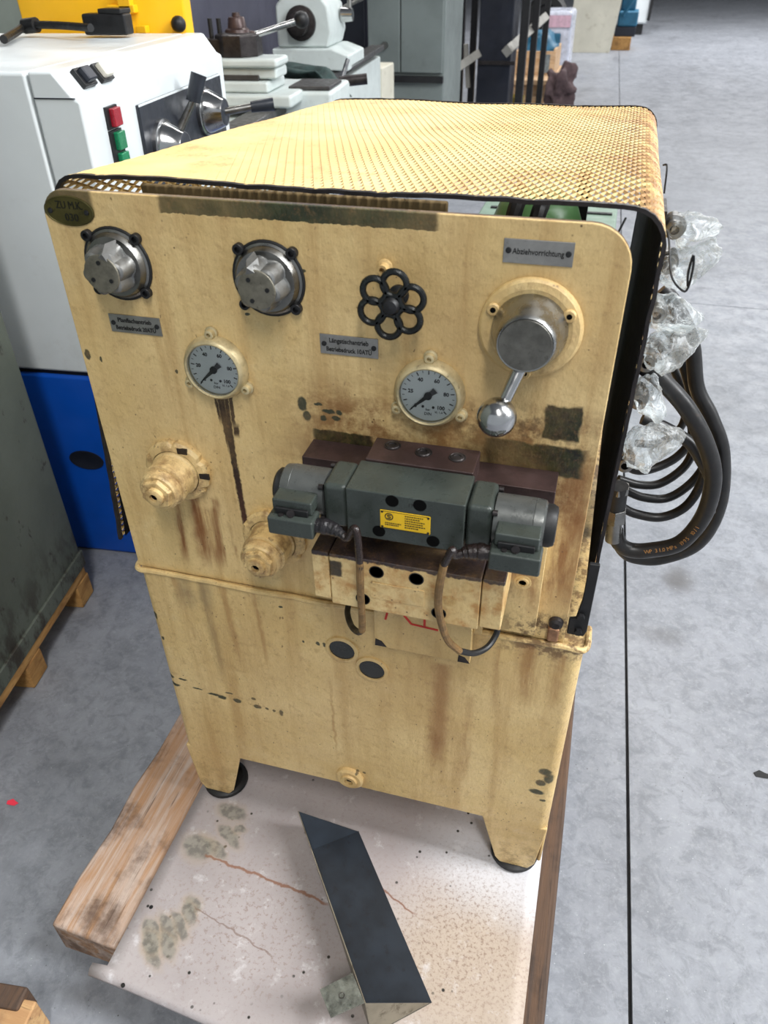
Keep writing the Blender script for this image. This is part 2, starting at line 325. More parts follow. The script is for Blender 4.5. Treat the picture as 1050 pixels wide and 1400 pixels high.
def film(name):
    k = NT(name, .24); k.b.inputs['Base Color'].default_value = S(236, 240, 242)
    k.bump(k.noise(26, 4, .55, dist=1.5), .9, .012)
    t = k.n.new('ShaderNodeBsdfTransparent'); t.inputs[0].default_value = (.96, .98, .98, 1); m = k.n.new('ShaderNodeMixShader')
    lw = k.n.new('ShaderNodeFresnel'); lw.inputs[0].default_value = 1.5; bn = [n for n in k.n if n.type == 'BUMP'][0]; k.t.links.new(bn.outputs[0], lw.inputs['Normal'])
    f = k.math('ADD', k.mul(lw.outputs[0], .55), k.mr(k.noise(34, 5, .65, dist=2), .46, .72, .08, .55), True)
    for a, b in ((f, m.inputs[0]), (t.outputs[0], m.inputs[1]), (k.b.outputs[0], m.inputs[2]), (m.outputs[0], k.n['Material Output'].inputs[0])): k.t.links.new(a, b)
    return k.m
FILM = film('clear_plastic_film')
def woodm(name, c1, c2, axis, rough=.75, dk=(50, 34, 24), dkamt=.6):
    k = NT(name, rough); st = {'x': (.06, 1, 1), 'y': (1, .06, 1), 'z': (1, 1, .06)}[axis]
    c = k.mix(k.mr(k.noise(38, 7, .65, st, 1.2), .38, .62), S(*c1), S(*c2))
    c = k.mix(k.mul(k.mr(k.noise(7, 7, .65, off=(2, 3, 1)), .48, .66), dkamt), c, S(*dk))
    c = k.mix(k.mul(k.mr(k.noise(120, 4, .6, st), .58, .7), .7), c, S(*dk))
    k.col(c); k.bump(k.noise(60, 7, .7, st), .6, .004); return k.m
WOODG = woodm('weathered_timber', (184, 164, 150), (170, 130, 96), 'y', dk=(84, 62, 48), dkamt=.85)
WOODD = woodm('dark_stained_timber', (72, 56, 46), (92, 68, 50), 'y', dk=(32, 24, 20))
WOODY = woodm('fresh_pallet_timber', (196, 150, 88), (170, 122, 66), 'y', dk=(110, 74, 40))
WOODX = woodm('crate_timber', (206, 176, 142), (190, 152, 112), 'x', dk=(120, 90, 66), dkamt=.3)
def concrete():
    k = NT('concrete', .5)
    c = k.mix(k.mr(k.noise(1.3, 7, .6), .3, .7), S(128, 131, 138), S(146, 149, 156))
    c = k.mix(k.mul(k.mr(k.noise(9, 8, .7, dist=.6), .42, .68), .55), c, S(104, 107, 113))
    c = k.mix(k.mul(k.mr(k.noise(40, 8, .75, off=(1, 5, 2)), .45, .7), .5), c, S(150, 153, 158))
    c = k.mix(k.mul(k.mr(k.noise(24, 9, .75, dist=.8, off=(2, 2, 2)), .46, .62), .45), c, S(100, 103, 109)); c = k.mix(k.mul(k.mr(k.noise(75, 8, .8, off=(8, 2, 2)), .5, .66), .4), c, S(164, 167, 172))
    c = k.mix(k.mul(k.mr(k.noise(3, 6, .6, (1, .25, 1), off=(7, 7, 0)), .52, .72), .45), c, S(96, 98, 102))
    V = k.warp(.05, 12)
    for cx, cy, rx, ry, a in [(.962, 1.03, .035, .05, .8), (.915, .79, .05, .03, .35), (1.2, 1.05, .03, .04, .35), (1.1, 2.2, .3, .5, .18), (.74, .86, .02, .05, .2)]:
        c = k.mix(k.mul(k.ell(V, (cx, cy, 0), (rx, ry, None), .7), a), c, S(82, 80, 80))
    c = k.mix(k.mul(k.mr(k.vor(60), .1, .04), k.mr(k.noise(5, 3, off=(3, 3, 3)), .55, .65)), c, S(70, 70, 72))
    c = k.mix(k.mul(k.mr(k.vor(38, (1, 1.2, 1)), .055, .03), .7), c, S(190, 192, 194))
    tr = k.mul(k.mr(k.math('ABSOLUTE', k.sub(k.math('MODULO', k.addm(k.x, k.mul(k.y, -.11)), .45), .22)), .03, 0), k.mr(k.noise(3, 5, off=(9, 1, 2)), .5, .7)); c = k.mix(k.mul(k.mul(tr, k.mr(k.y, 3.5, 6)), .35), c, S(96, 97, 100))
    k.col(c); k.rough(k.mr(k.noise(12, 5), .3, .7, .38, .62)); k.bump(k.noise(140, 6, .7), .25, .0015); return k.m
CONC = concrete()
def sheetm():
    k = NT('pale_grey_sheet', .45); V = k.warp(.016, 45); Vs = k.warp(.05, 8)
    c = k.mix(k.mr(k.noise(4, 6), .3, .7), S(176, 168, 167), S(158, 149, 148))
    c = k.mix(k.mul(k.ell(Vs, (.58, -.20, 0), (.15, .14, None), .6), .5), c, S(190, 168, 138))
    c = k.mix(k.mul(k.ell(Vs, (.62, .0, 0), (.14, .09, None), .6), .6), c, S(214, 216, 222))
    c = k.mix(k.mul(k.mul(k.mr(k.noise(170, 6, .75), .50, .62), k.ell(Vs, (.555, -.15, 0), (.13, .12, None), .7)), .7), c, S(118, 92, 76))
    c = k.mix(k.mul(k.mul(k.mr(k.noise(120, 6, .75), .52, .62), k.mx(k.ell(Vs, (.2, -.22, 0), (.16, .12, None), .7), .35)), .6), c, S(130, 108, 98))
    c = k.mix(k.mul(k.mr(k.noise(26, 7, .7, off=(4, 2, 0)), .56, .70), .45), c, S(222, 220, 222))
    c = k.mix(k.mul(k.mr(k.vor(46), .16, .08), k.mr(k.noise(7, 3, off=(1, 9, 0)), .50, .56)), c, S(40, 38, 34))
    for cx, cy, rx, ry, a in [(.087, -.032, .028, .014, -.2), (.103, -.079, .030, .011, -.55), (.085, -.108, .030, .011, -.45), (.055, -.115, .03, .02, -.3), (.115, -.062, .012, .008, 0), (.094, -.213, .017, .012, -.7), (.094, -.228, .022, .011, -.8), (.089, -.252, .026, .010, -.7), (.072, -.262, .030, .010, -.7), (.082, -.285, .026, .011, -.7), (.066, -.305, .026, .010, -.65), (.045, -.27, .020, .012, -.7), (.055, -.29, .02, .012, -.7)]:
        e = k.ell(V, (cx, cy, 0), (rx, ry, None), .25, ('Z_AXIS', -a)); c = k.mix(k.mul(k.ell(V, (cx, cy, 0), (rx*1.3, ry*1.5, None), .3, ('Z_AXIS', -a)), .28), c, S(170, 148, 118)); c = k.mix(k.mul(e, .8), c, k.mix(k.mr(k.noise(70, 4), .4, .6), S(138, 134, 124), S(100, 98, 92)))
    def line(x0, y0, x1, y1, wd, colr, amt):
        nonlocal c
        cy = k.mr(k.x, x0, x1, y0, y1, False); sp = k.n.new('ShaderNodeSeparateXYZ'); k.t.links.new(V, sp.inputs[0])
        d = k.math('ABSOLUTE', k.sub(sp.outputs[1], cy)); m = k.mul(k.mul(k.mr(d, wd*1.6, wd*.5), k.mr(k.x, x0-.004, x0+.004)), k.mr(k.x, x1+.01, x1-.01)); c = k.mix(k.mul(m, amt), c, colr)
    line(.075, -.125, .32, -.150, .0022, S(132, 90, 68), .85); line(.40, -.10, .47, -.128, .0016, S(120, 74, 52), .8); line(.10, -.215, .26, -.255, .0012, S(110, 84, 70), .6)
    for x, y, r in [(.026, -.236, .0035), (.105, .9, .003)]: c = k.mix(k.ell(k.P, (x, y, 0), (r, r, None), .15), c, S(14, 14, 14))
    k.col(c); k.bump(k.noise(130, 6, .7), .3, .002); return k.m
SHEET = sheetm()
WHITE = mat('lathe_white', (214, 220, 222), .4, 0, .04, 4, .05, .15, (168, 166, 162))
GREYW = mat('lathe_grey_white', (196, 204, 202), .45, 0, .06, 10, .05, .2, (120, 116, 110))
LBLUE = mat('lathe_blue', (10, 78, 178), .4, 0, .1, 5, .05)
LDARK = mat('lathe_dark_panel', (38, 42, 50), .4, .1, .2, 20, .05)
BEDM = mat('bed_way_grey', (74, 72, 72), .4, .5, .2, 20, .1)
YELLOW = mat('yellow_enamel', (246, 186, 18), .4, 0, .05, 4, .03)
GREYGREEN = mat('grey_green_machine_paint', (112, 120, 112), .55, 0, .15, 5, .15, .85, (54, 50, 44), st=(1, 1, 1))
CABGREY = mat('cabinet_grey', (112, 120, 118), .45, .1, .12, 3, .08, .3, (80, 84, 84))
NAVY = mat('navy_dark', (26, 30, 42), .5, .1, .2, 4, .05)
PURPLEG = mat('guard_purple_grey', (70, 70, 84), .5, .1, .12, 4, .05)
CLOTH = mat('brown_cloth', (84, 68, 70), .9, 0, .25, 20, .4)
GCLOTH = mat('green_cloth', (44, 62, 60), .9, 0, .3, 20, .4)
BOARD = mat('cream_board', (208, 204, 188), .6, 0, .08, 3, .05, .6, (150, 138, 116))
TEAL = mat('teal_paint', (32, 96, 126), .5, 0, .2, 6, .1, .5, (24, 40, 50))
MOTORG = mat('green_motor', (92, 138, 84), .35, 0, .08, 10, .05, .2, (60, 80, 50))
PALEG = mat('pale_green_paint', (118, 140, 124), .5, 0, .1, 8, .05, .3, (90, 110, 96))
TROUGHI = mat('dark_blue_oiled_steel', (62, 70, 80), .35, .3, .2, 14, .1, .5, (36, 38, 44))
TROUGHO = mat('worn_cream_steel', (150, 136, 112), .55, .1, .15, 18, .1, .6, (70, 58, 44))
SCUFF = mat('scuffed_bare_plate', (118, 120, 112), .35, .6, .5, 45, .2, .7, (60, 76, 62))
# ================================================================ floor
W, DR, H1, H = .64, .0286, .5786, 1.1275
fl = MB().box(-12, 12, -3, 34, FL-.08, FL-.012).build('floor', mat('joint_filler', (40, 40, 42), .8)); fl['kind'] = 'structure'
ja = Vector((.8475, 0)); jd = Vector((-.0275, 1)); gap = .0036
def jx(y): return .8475-.0275*y
for side in (0, 1):
    for ya, yb in ((-3, 3.205), (3.211, 34)):
        m = MB(); g = gap*(1 if side else -1)
        xo = 12 if side else -12
        P = [(jx(ya)+g, ya), (xo, ya-.05*(xo > 0)*0), (xo, yb), (jx(yb)+g, yb)]
        m.prism(P, lambda a, b, d: (a, b, d), FL-.012, FL).build('slab', CONC, fl)
HALL = mat('hall_cladding', (150, 152, 154), .8, 0, .05, 1, 0)
for nm, bx_ in (('ceiling', (-10, 12, -7, 34, 6.6, 6.7)), ('wall_left', (-10.1, -10, -7, 34, FL, 6.6)), ('wall_back', (-10, 12, 34, 34.1, FL, 6.6))):
    o = MB().box(*bx_).build(nm, HALL); o['kind'] = 'structure'
# ================================================================ pallet and sheet
pal = thing('pallet', 'low timber pallet with weathered plank edges under the cream hydraulic unit', 'pallet', (.3, .3, FL))
def plank(x0, x1, y0, y1, z0, z1, m, jit=.004, n=9):
    b = MB(); vs = []; fs = []
    for i in range(n+1):
        y = y0+(y1-y0)*i/n
        j = [random.uniform(-jit, jit) for _ in range(4)]; e = jit*2 if i in (0, n) else 0
        vs += [(x0+j[0], y+random.uniform(-e, e), z0), (x1+j[1]*.5, y+random.uniform(-e, e), z0), (x1+j[1]*.5, y+random.uniform(-e, e), z1), (x0+j[0], y+random.uniform(-e, e), z1-abs(j[2])*.5)]
    for i in range(n):
        o = i*4
        for k in range(4): fs.append((o+k, o+(k+1) % 4, o+4+(k+1) % 4, o+4+k))
    fs += [(3, 2, 1, 0), (n*4, n*4+1, n*4+2, n*4+3)]
    return b.add(vs, fs).build('plank', m, pal, .006, 50)
plank(-.128, .045, -.305, .98, -.095, -.006, WOODG, .006, 14)
plank(.60, .705, -.62, 1.0, -.09, -.004, WOODD, .002)
plank(.22, .40, -.31, .98, -.09, -.008, WOODG, .003)
for y in (.02, .45, .9): MB().box(-.12, .70, y-.04, y+.04, FL+.0005, -.092).build('cross_bearer', WOODD, pal, .004)
sh = thing('steel_sheet', 'pale grey sheet metal floor plate with folded lip, stained, under the hydraulic unit', 'metal sheet', (.3, .2, 0))
m = MB(); N = 28
xs = [.004+(.672-.004)*i/N for i in range(N+1)]
prof = [(.97, 0), (.3, 0), (-.10, 0)]
def shy(x): return -.341-.082*(x-.02)
sv = []; sf = []
for x in xs:
    yb = shy(x)
    for y, z in ((.97, 0), (.2, .0), (yb, 0), (yb-.0025, .0004), (yb-.008, .0006), (yb-.012, .0), (yb-.018, -.006), (yb-.019, -.010)): sv.append((x - (.028*max(0, (.06-x)/.06) if y < yb-.001 else 0), y, z))
for i in range(N):
    for k in range(7): sf.append((i*8+k, i*8+k+1, i*8+9+k, i*8+8+k))
o = m.add(sv, sf).build('plate', SHEET, sh, 0, 50); so = o.modifiers.new('t', 'SOLIDIFY'); so.thickness = .002; so.offset = -1
for px, py in ((168, 1347), (392, 1379)):
    q = atz(px, py, .0) if px < 200 else Vector((.33, shy(.33)+.012, 0))
    MB().cyl((q.x, q.y, .0002 if px > 200 else -.002), (q.x, q.y, .0008 if px > 200 else .0012), .0032, n=12).build('bolt_hole', INK, sh)
# ================================================================ hydraulic unit
U = thing('hydraulic_power_unit', 'cream painted old hydraulic power unit with knobs, gauges and mesh cover', 'machine', (.33, .42, 0))
XR = W+DR; D = .86
def xz(y0): return lambda a, b, d: (a, y0+d, b)
# tank body with rounded vertical edges
def rrect(x0, x1, y0, y1, r, n=6):
    P = []
    for cx, cy, a in ((x1-r, y1-r, 0), (x0+r, y1-r, 90), (x0+r, y0+r, 180), (x1-r, y0+r, 270)):
        for k in range(n+1): t = math.radians(a+90*k/n); P.append((cx+r*math.cos(t), cy+r*math.sin(t)))
    return P
tank = MB().prism(rrect(0, XR, -.005, D, .016), lambda a, b, d: (a, b, d), .142, H1).build('tank', TANKP, U, 0, 40)
lb = [(0, .145), (.111, .145), (.080, .026), (.070, .012), (.020, .012), (.010, .03)]
for k, (mx, my) in enumerate(((0, 0), (1, 0), (0, 1), (1, 1))):
    fx = (lambda a: XR-a) if mx else (lambda a: a)
    yf = (D-.006) if my else -.005
    leg = MB(); leg.prism([(fx(a), b) for a, b in lb], lambda a, b, d: (a, yf+d, b), 0, .006)
    fy = (lambda a: D-a) if my else (lambda a: a-.005)
    xf = XR-.006 if mx else 0
    leg.prism([(fy(a), b) for a, b in lb], lambda a, b, d: (xf+d, a, b), 0, .006)
    leg.build('leg', TANKP, U, .003)
    cx, cy = fx(.047), fy(.034)
    MB().rev((cx, cy, .0003), (0, 0, 1), [(0, .040), (.004, .043), (.010, .042), (.014, .036), (.014, .034), (.008, .033), (.008, 0)], 28).build('foot_pad', RUBBER, U)
# weld bead and lip
wpts = [(-.004, .03, H1), (-.004, .004, H1), (.004, -.006, H1)]+[(.02+.62*i/24, -.0055+random.uniform(-.0008, .0008), H1+random.uniform(-.001, .001)) for i in range(25)]+[(XR-.006, -.006, H1), (XR+.003, .004, H1), (XR+.003, .04, H1)]
MB().tube(wpts, .0045, 8, 3).build('weld_seam', TANKP, U)
# front panel plate
rr = [(0, H1+.002), (W, H1+.002)]
for k in range(9): t = math.radians(90*k/8); rr.append((W-.042+.042*math.cos(t), H-.042+.042*math.sin(t)))
for k in range(9): t = math.radians(90+90*k/8); rr.append((.030+.030*math.cos(t), H-.030+.030*math.sin(t)))
panel = MB().prism(rr, xz(0), 0, .009).build('front_panel', PANELP, U, .0015, 40)
MB().box(.10, .451, .046, .054, .86, 1.126).build('inner_plate', mat('grimy_inner_cream', (150, 128, 88), .6, 0, .2, 20, .1, .6, (60, 46, 30)), U, .002)
# ---- expanded metal cover
prof = []
xl, xr2, zt, rc = -.004, .668, 1.136, .036
for i in range(40): t = i/40; prof.append((xl-.042*(1-t)**1.3, .60+(zt-rc-.60)*t))
for k in range(7): a = math.radians(180-90*k/6); prof.append((xl+rc+rc*math.cos(a), zt-rc+rc*math.sin(a)))
for i in range(1, 60): prof.append((xl+rc+(xr2-xl-2*rc)*i/60, zt))
for k in range(7): a = math.radians(90-90*k/6); prof.append((xr2-rc+rc*math.cos(a), zt-rc+rc*math.sin(a)))
for i in range(1, 41): t = i/40; prof.append((xr2-.004*t, zt-rc+(.60-(zt-rc))*t))
cum = [0]
for a, b in zip(prof, prof[1:]): cum.append(cum[-1]+math.hypot(b[0]-a[0], b[1]-a[1]))
LT = cum[-1]; CY0, CD = .030, .872
import bisect
def cov(s, t, off=0):
    s = min(max(s, 0), LT); i = min(bisect.bisect_right(cum, s)-1, len(prof)-2); f = (s-cum[i])/(cum[i+1]-cum[i])
    a, b = prof[i], prof[i+1]; x = a[0]+(b[0]-a[0])*f; z = a[1]+(b[1]-a[1])*f
    dx, dz = b[0]-a[0], b[1]-a[1]; L = math.hypot(dx, dz); nx, nz = -dz/L, dx/L
    x += nx*off; z += nz*off
    top = zt-.047*t+.0
    z = .60+(z-.60)*(top-.60)/(zt-.60)
    u = min(1, max(0, (x-xl)/(xr2-xl))); x += .030*t*(1-u)*(1 if z > .9 else max(0, (z-.6)/.3)) + .008*t*u
    if z > 1.0: z += .003*mnoise.noise((x*7, t*5, 1.3)) - .004*math.sin(math.pi*u)**2*0
    y = CY0+CD*t
    return (x, y, z)
Sp = .0056; nst = int(LT/Sp); nk = 62; vs = []; fs = []
for i in range(nst):
    s0 = (i+.5)*Sp
    base = len(vs)
    for k in range(nk+1):
        sg = 1 if (k+i) % 2 else -1
        sc = s0+sg*Sp*.46; t = k/nk
        h = .0012 if sg > 0 else -.0006
        vs += [cov(sc-.0022, t, -h-.0008), cov(sc, t, .0014), cov(sc+.0022, t, h-.0008)]
    for k in range(nk):
        o = base+k*3; fs += [(o, o+1, o+4, o+3), (o+1, o+2, o+5, o+4)]
cover = MB().add(vs, fs).build('cover', MESHP, U, 0, 60, recalc=False); cover['label'] = 'yellow cream expanded metal mesh cover bent over the frame'
def edge(t, off, r, n=150): return [cov(LT*i/n, t, off) for i in range(n+1)]
b = MB()
for t0, t1, w_, nm in ((0, .006, .0026, 0), (.994, 1, .005, 1)):
    b = MB(); vs = []; fs = []; n = 170
    for i in range(n+1):
        s = LT*i/n; j = .0012*mnoise.noise((s*40, t0*9, 0))
        vs += [cov(s, t0-.002, -w_+j), cov(s, t1, -w_+j), cov(s, t1, w_*.6+j), cov(s, t0-.002, w_*.6+j)]
    for i in range(n):
        for k in range(4): fs.append((i*4+k, i*4+(k+1) % 4, i*4+4+(k+1) % 4, i*4+4+k))
    b.add(vs, fs).build('edge_strip', DKSTEEL, cover)
# black sheet added for the shade inside the right wall, bracket below
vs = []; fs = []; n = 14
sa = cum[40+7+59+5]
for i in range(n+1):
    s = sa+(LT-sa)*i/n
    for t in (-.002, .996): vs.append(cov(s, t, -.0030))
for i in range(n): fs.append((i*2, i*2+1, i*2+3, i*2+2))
o = MB().add(vs, fs).build('shade_sheet', SHADEM, cover); q = o.modifiers.new('t', 'SOLIDIFY'); q.thickness = .001
vs = []; fs = []  # second black sheet added for the shade inside the left wall
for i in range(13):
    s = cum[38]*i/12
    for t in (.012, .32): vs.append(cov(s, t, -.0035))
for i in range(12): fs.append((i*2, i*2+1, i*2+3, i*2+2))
o = MB().add(vs, fs).build('shade_sheet', SHADEM, cover); q = o.modifiers.new('t', 'SOLIDIFY'); q.thickness = .001; q.offset = 0
MB().prism([(.642, .595), (.664, .595), (.667, .605), (.667, .72), (.654, .72), (.654, .66), (.650, .625), (.642, .622)], xz(.004), 0, .006).build('corner_bracket', BLACKM, U, .0015)
for z in (.605, .632): MB().cyl((.656, .0045, z), (.656, -.002, z), .005, n=6).build('bracket_bolt', BLACKM, U)
for P in ([(.668, .30, 1.118), (.672, .29, 1.118), (.674, .28, 1.09)], [(.668, .10, 1.10), (.674, .085, 1.095), (.682, .06, 1.065), (.695, .055, 1.052), (.700, .055, 1.055), (.7005, .055, 1.075), (.698, .055, 1.088), (.697, .055, 1.07), (.6995, .057, 1.056)],
          [(.628, .045, 1.122), (.622, .035, 1.108), (.617, .03, 1.094)]):
    MB().tube(P, .0012, 6, 5).build('tie_wire', BLACKM, cover)
# interior: green motor and two hoses
mt = MB().rev((.508, .48, H1+.002), (0, 0, 1), [(0, .075), (.02, .075), (.03, .068), (.34, .068), (.345, .074), (.39, .074), (.41, .070), (.44, .058), (.455, .036), (.46, 0)], 32).build('motor', MOTORG, U)
mt['label'] = 'green domed electric motor inside the cover'
for (px, py), x0 in (((712, 268), .47), ((742, 278), .50)): MB().tube([(x0, .26, H1+.005), (x0, .24, .85), at(px-14, py+45, .20), at(px, py, .23), at(px+2, py-6, .26)], .010, 10).build('inner_hose', RUBBER, U)
MB().box(.560, .580, .56, .60, H1, 1.05).build('inner_post', BLACKM, U)
# ================================================================ panel fittings
def pt(px, py, y=0): return at(px, py, y)
BOLT = MB().rev((0, 0, 0), (0, -1, 0), [(0, .0062), (.0065, .0062), (.007, .0056), (.007, .0033), (.003, .003), (.003, 0)], 16).mesh('cap_screw')
SCREW = MB().rev((0, 0, 0), (0, -1, 0), [(0, .0030), (.0010, .0028), (.0014, .0010), (.0010, 0)], 12).mesh('rivet')
def knob(cx, cz, tilt):
    R = MB().rev((cx, 0, cz), (0, -1, 0), [(0, .041), (.002, .0405), (.004, .037), (.006, .0365), (.010, .034), (.011, .0335), (.011, .030)], 40).build('adjusting_knob', STEEL, U); R['label'] = 'worn steel pressure adjusting knob with fluted grip'
    MB().torus((cx, -.001, cz), (0, 1, 0), .0405, .002, 40, 8).build('gasket', RUBBER, R)
    g = MB(); n = 48; vs = []; fs = []
    ring = [(.009, 1.0, .010), (.012, 1.0, .024), (.022, .97, .027), (.032, .90, .024), (.034, .80, .022)]
    for d, sc, _ in ring:
        for k in range(n):
            a = 2*math.pi*k/n; lob = .5+.5*math.cos(6*(a-tilt)); r = (.0225+.0065*(lob**.6))*sc
            if d < .01: r = .030
            vs.append((cx+r*math.sin(a), -d, cz+r*math.cos(a)))
    for i in range(len(ring)-1):
        for k in range(n): fs.append((i*n+k, i*n+(k+1) % n, (i+1)*n+(k+1) % n, (i+1)*n+k))
    fs.append(tuple((len(ring)-1)*n+k for k in range(n)))
    g.add(vs, fs).build('grip', CASTALU, R, 0, 30)
    a = tilt; v = Vector((math.sin(a), 0, math.cos(a))); c = Vector((cx, 0, cz)); s_ = Vector((math.cos(a), 0, -math.sin(a)))
    MB().add([c+v*.012+s_*.010-Vector((0, .034, 0)), c+v*.012-s_*.010-Vector((0, .034, 0)), c+v*.029-Vector((0, .022, 0))+s_*.007, c+v*.029-Vector((0, .022, 0))-s_*.007, c+v*.034-Vector((0, .012, 0)), c+v*.025-Vector((0, .039, 0))],
             [(0, 1, 5), (0, 5, 2), (5, 3, 2), (5, 1, 3), (2, 3, 4)]).build('pointer', POINT, R)
    MB().rev((cx, -.0342, cz), (0, -1, 0), [(0, .0215), (.0015, .021), (.002, .019), (.0022, 0)], 32).build('cap_disc', mat('pitted_disc', (120, 116, 104), .5, .6, .25, 60, .3, .6, (50, 46, 40)), R)
    for q in range(3):
        aa = tilt+math.pi*.55+q*2.1
        MB().cyl((cx+.013*math.sin(aa), -.036, cz+.013*math.cos(aa)), (cx+.013*math.sin(aa), -.0375, cz+.013*math.cos(aa)), .0024, n=12).build('set_screw', BLACKM, R)
    for dx in (-.0305, .0305):
        for dz in (-.030, .031): inst('cap_screw', BOLT, (cx+dx, 0, cz+dz), R, mat=BLACKM)
knob(.082, 1.050, .35); knob(.266, 1.048, -.25)
# nameplates
def plate(x0, x1, z0, z1, lines, lab):
    p_ = MB().box(x0, x1, -.0016, .0, z0, z1).build('nameplate', ALU, U, .0004); p_['label'] = lab
    cx = (x0+x1)/2
    for tx, dz, sz, sxx in lines: text('lettering', tx, sz, (cx, -.0018, (z0+z1)/2+dz), INK, p_, ext=.0003, sx=sxx, bold=.00012)
    for x in (x0+.005, x1-.005): inst('rivet', SCREW, (x, -.0016, (z0+z1)/2+.0005), p_, mat=BLACKM)
plate(.053, .121, .9665, .989, [('Planflachantrieb', .0045, .0075, .95), ('Betriebsdruck 20ATÜ', -.0052, .0075, .80)], 'small aluminium plate ending 20ATÜ below the upper left knob')
plate(.3205, .3885, .9675, .991, [('Längstischantrieb', .005, .0078, .85), ('Betriebsdruck 10ATÜ', -.0055, .0075, .80)], 'small aluminium plate ending 10ATÜ below the black handwheel')
plate(.5175, .585, 1.0855, 1.109, [('Abziehvorrichtung', 0, .0078, .85)], 'aluminium plate reading Abziehvorrichtung above the ball lever')
# oval emblem
em = MB().rev((0, 0, 0), (0, -1, 0), [(0, .0315), (.0012, .0315), (.0018, .030), (.0012, .029), (.0012, 0)], 40)
em.v = [Vector((.034+v.x, v.y, 1.1055+v.z*.52)) for v in em.v]; em = em.build('oval_badge', BRASSG, U, 0, 30); em['label'] = 'dark green oval badge with raised lettering'
EMB = mat('badge_letters', (26, 26, 16), .5, .2, .2, 40, .1)
text('lettering', 'ZU M.K.', .0115, (.036, -.0015, 1.1115), EMB, em, ext=.0004, sx=.85); text('lettering', '030', .0115, (.036, -.0015, 1.0985), EMB, em, ext=.0004)
for x in (.0105, .0565): inst('rivet', SCREW, (x, -.0014, 1.105), em, mat=STEEL)
# gauges
BEZEL = mat('paint_flecked_bezel', (196, 180, 140), .4, .4, .25, 45, .25, .8, (104, 84, 62))
LUG = MB().rev((0, 0, 0), (0, -1, 0), [(0, .0078), (.0035, .0078), (.0045, .006), (.010, .0055), (.0105, .0045), (.0105, .0026), (.006, .0024), (.006, 0)], 18).mesh('lug_screw')
def gauge(cx, cz, nums, lab):
    g = MB().rev((cx, 0, cz), (0, -1, 0), [(0, .0405), (.005, .0405), (.007, .0395), (.011, .0385), (.0145, .0365), (.0155, .0345), (.0145, .033), (.011, .0325), (.008, .0325), (.008, 0)], 48).build('pressure_gauge', BEZEL, U, 0, 40); g['label'] = lab
    MB().cyl((cx, -.0078, cz), (cx, -.0092, cz), .0322, n=48).build('dial', DIAL, g)
    def rad(a): return math.sin(math.radians(a)), math.cos(math.radians(a))
    tk = MB()
    for k in range(21):
        a = -135+270*k/20; sx_, cz_ = rad(a); r0 = .0255 if k % 2 == 0 else .0275
        tk.bar((cx+sx_*r0, -.0094, cz+cz_*r0), (cx+sx_*.0300, -.0094, cz+cz_*.0300), .0012 if k % 2 == 0 else .0006, .0003, (0, 1, 0))
    tk.build('tick_marks', INK, g)
    for k, t_ in enumerate(nums):
        a = -135+270*k/(len(nums)-1); sx_, cz_ = rad(a); text('numeral', t_, .0062, (cx+sx_*.0205, -.0094, cz+cz_*.0205), INK, g, ext=.0002, bold=.0002)
    text('lettering', 'bar', .0042, (cx, -.0094, cz-.018), INK, g, ext=.0002); text('lettering', 'DIN', .005, (cx, -.0094, cz-.0235), INK, g, ext=.0002); text('lettering', 'kl. 1,6', .0038, (cx+.0125, -.0094, cz-.020), INK, g, ext=.0002)
    a = -133; sx_, cz_ = rad(a); c0 = Vector((cx, -.0112, cz)); v = Vector((sx_, 0, cz_)); s_ = Vector((cz_, 0, -sx_))
    nd = MB(); nd.prism([(-.011, -.0036), (-.011, .0036), (-.005, .0028), (0, .0034), (.006, .0022), (.027, .0005), (.027, -.0005), (.006, -.0022), (0, -.0034), (-.005, -.0028)], lambda p, q, d: c0+v*p+s_*q+Vector((0, d, 0)), 0, .0006)
    nd.cyl(c0+Vector((0, .001, 0)), c0-Vector((0, .0012, 0)), .0045, n=20); nd.build('needle', INK, g)
    for dx in (-.006, .006): MB().cyl((cx+dx, -.0092, cz-.0145), (cx+dx, -.0098, cz-.0145), .0016, n=10).build('pivot_dot', INK, g)
    MB().cyl((cx, -.0122, cz), (cx, -.0130, cz), .0326, n=40).build('glass', GLASS, g)
    for a in (0, 122, 238): sx_, cz_ = rad(a); inst('lug_screw', LUG, (cx+sx_*.0435, 0, cz+cz_*.0435), g, mat=BEZEL)
gauge(.187, .935, ['0', '20', '40', '60', '80', '100'], 'round pressure gauge with oil running down below it')
gauge(.448, .934, ['0', '25', '40', '60', '80', '100'], 'round pressure gauge above the valve block beside the ball lever')
# six-petal handwheel
cx, cz = .412, 1.043
hw = MB().rev((cx, 0, cz), (0, -1, 0), [(0, .011), (.004, .011), (.006, .007), (.022, .0055), (.026, .009), (.034, .0095), (.038, .007), (.039, .003), (.0395, 0)], 24).build('handwheel', BLACKM, U); hw['label'] = 'black six-petal handwheel'
IRON = mat('black_cast_iron', (34, 36, 36), .3, .5, .25, 40, .2, .3, (86, 96, 88))
for k in range(6):
    a = math.radians(60*k+8); MB().torus((cx+.0225*math.sin(a), -.030, cz+.0225*math.cos(a)), (0, 1, 0), .0125, .0036, 28, 10).build('petal', IRON, hw)
sc = MB().rev((.397, 0, 1.071), (0, -1, 0), [(0, .0085), (.002, .008), (.003, .006), (.012, .0055), (.012, .003), (.006, .0028), (.006, 0)], 20).build('socket_screw', CREAM, U)
HSC = MB().rev((0, 0, 0), (0, -1, 0), [(0, .0068), (.003, .0066), (.004, .0056), (.004, 0)], 18).mesh('hub_screw')
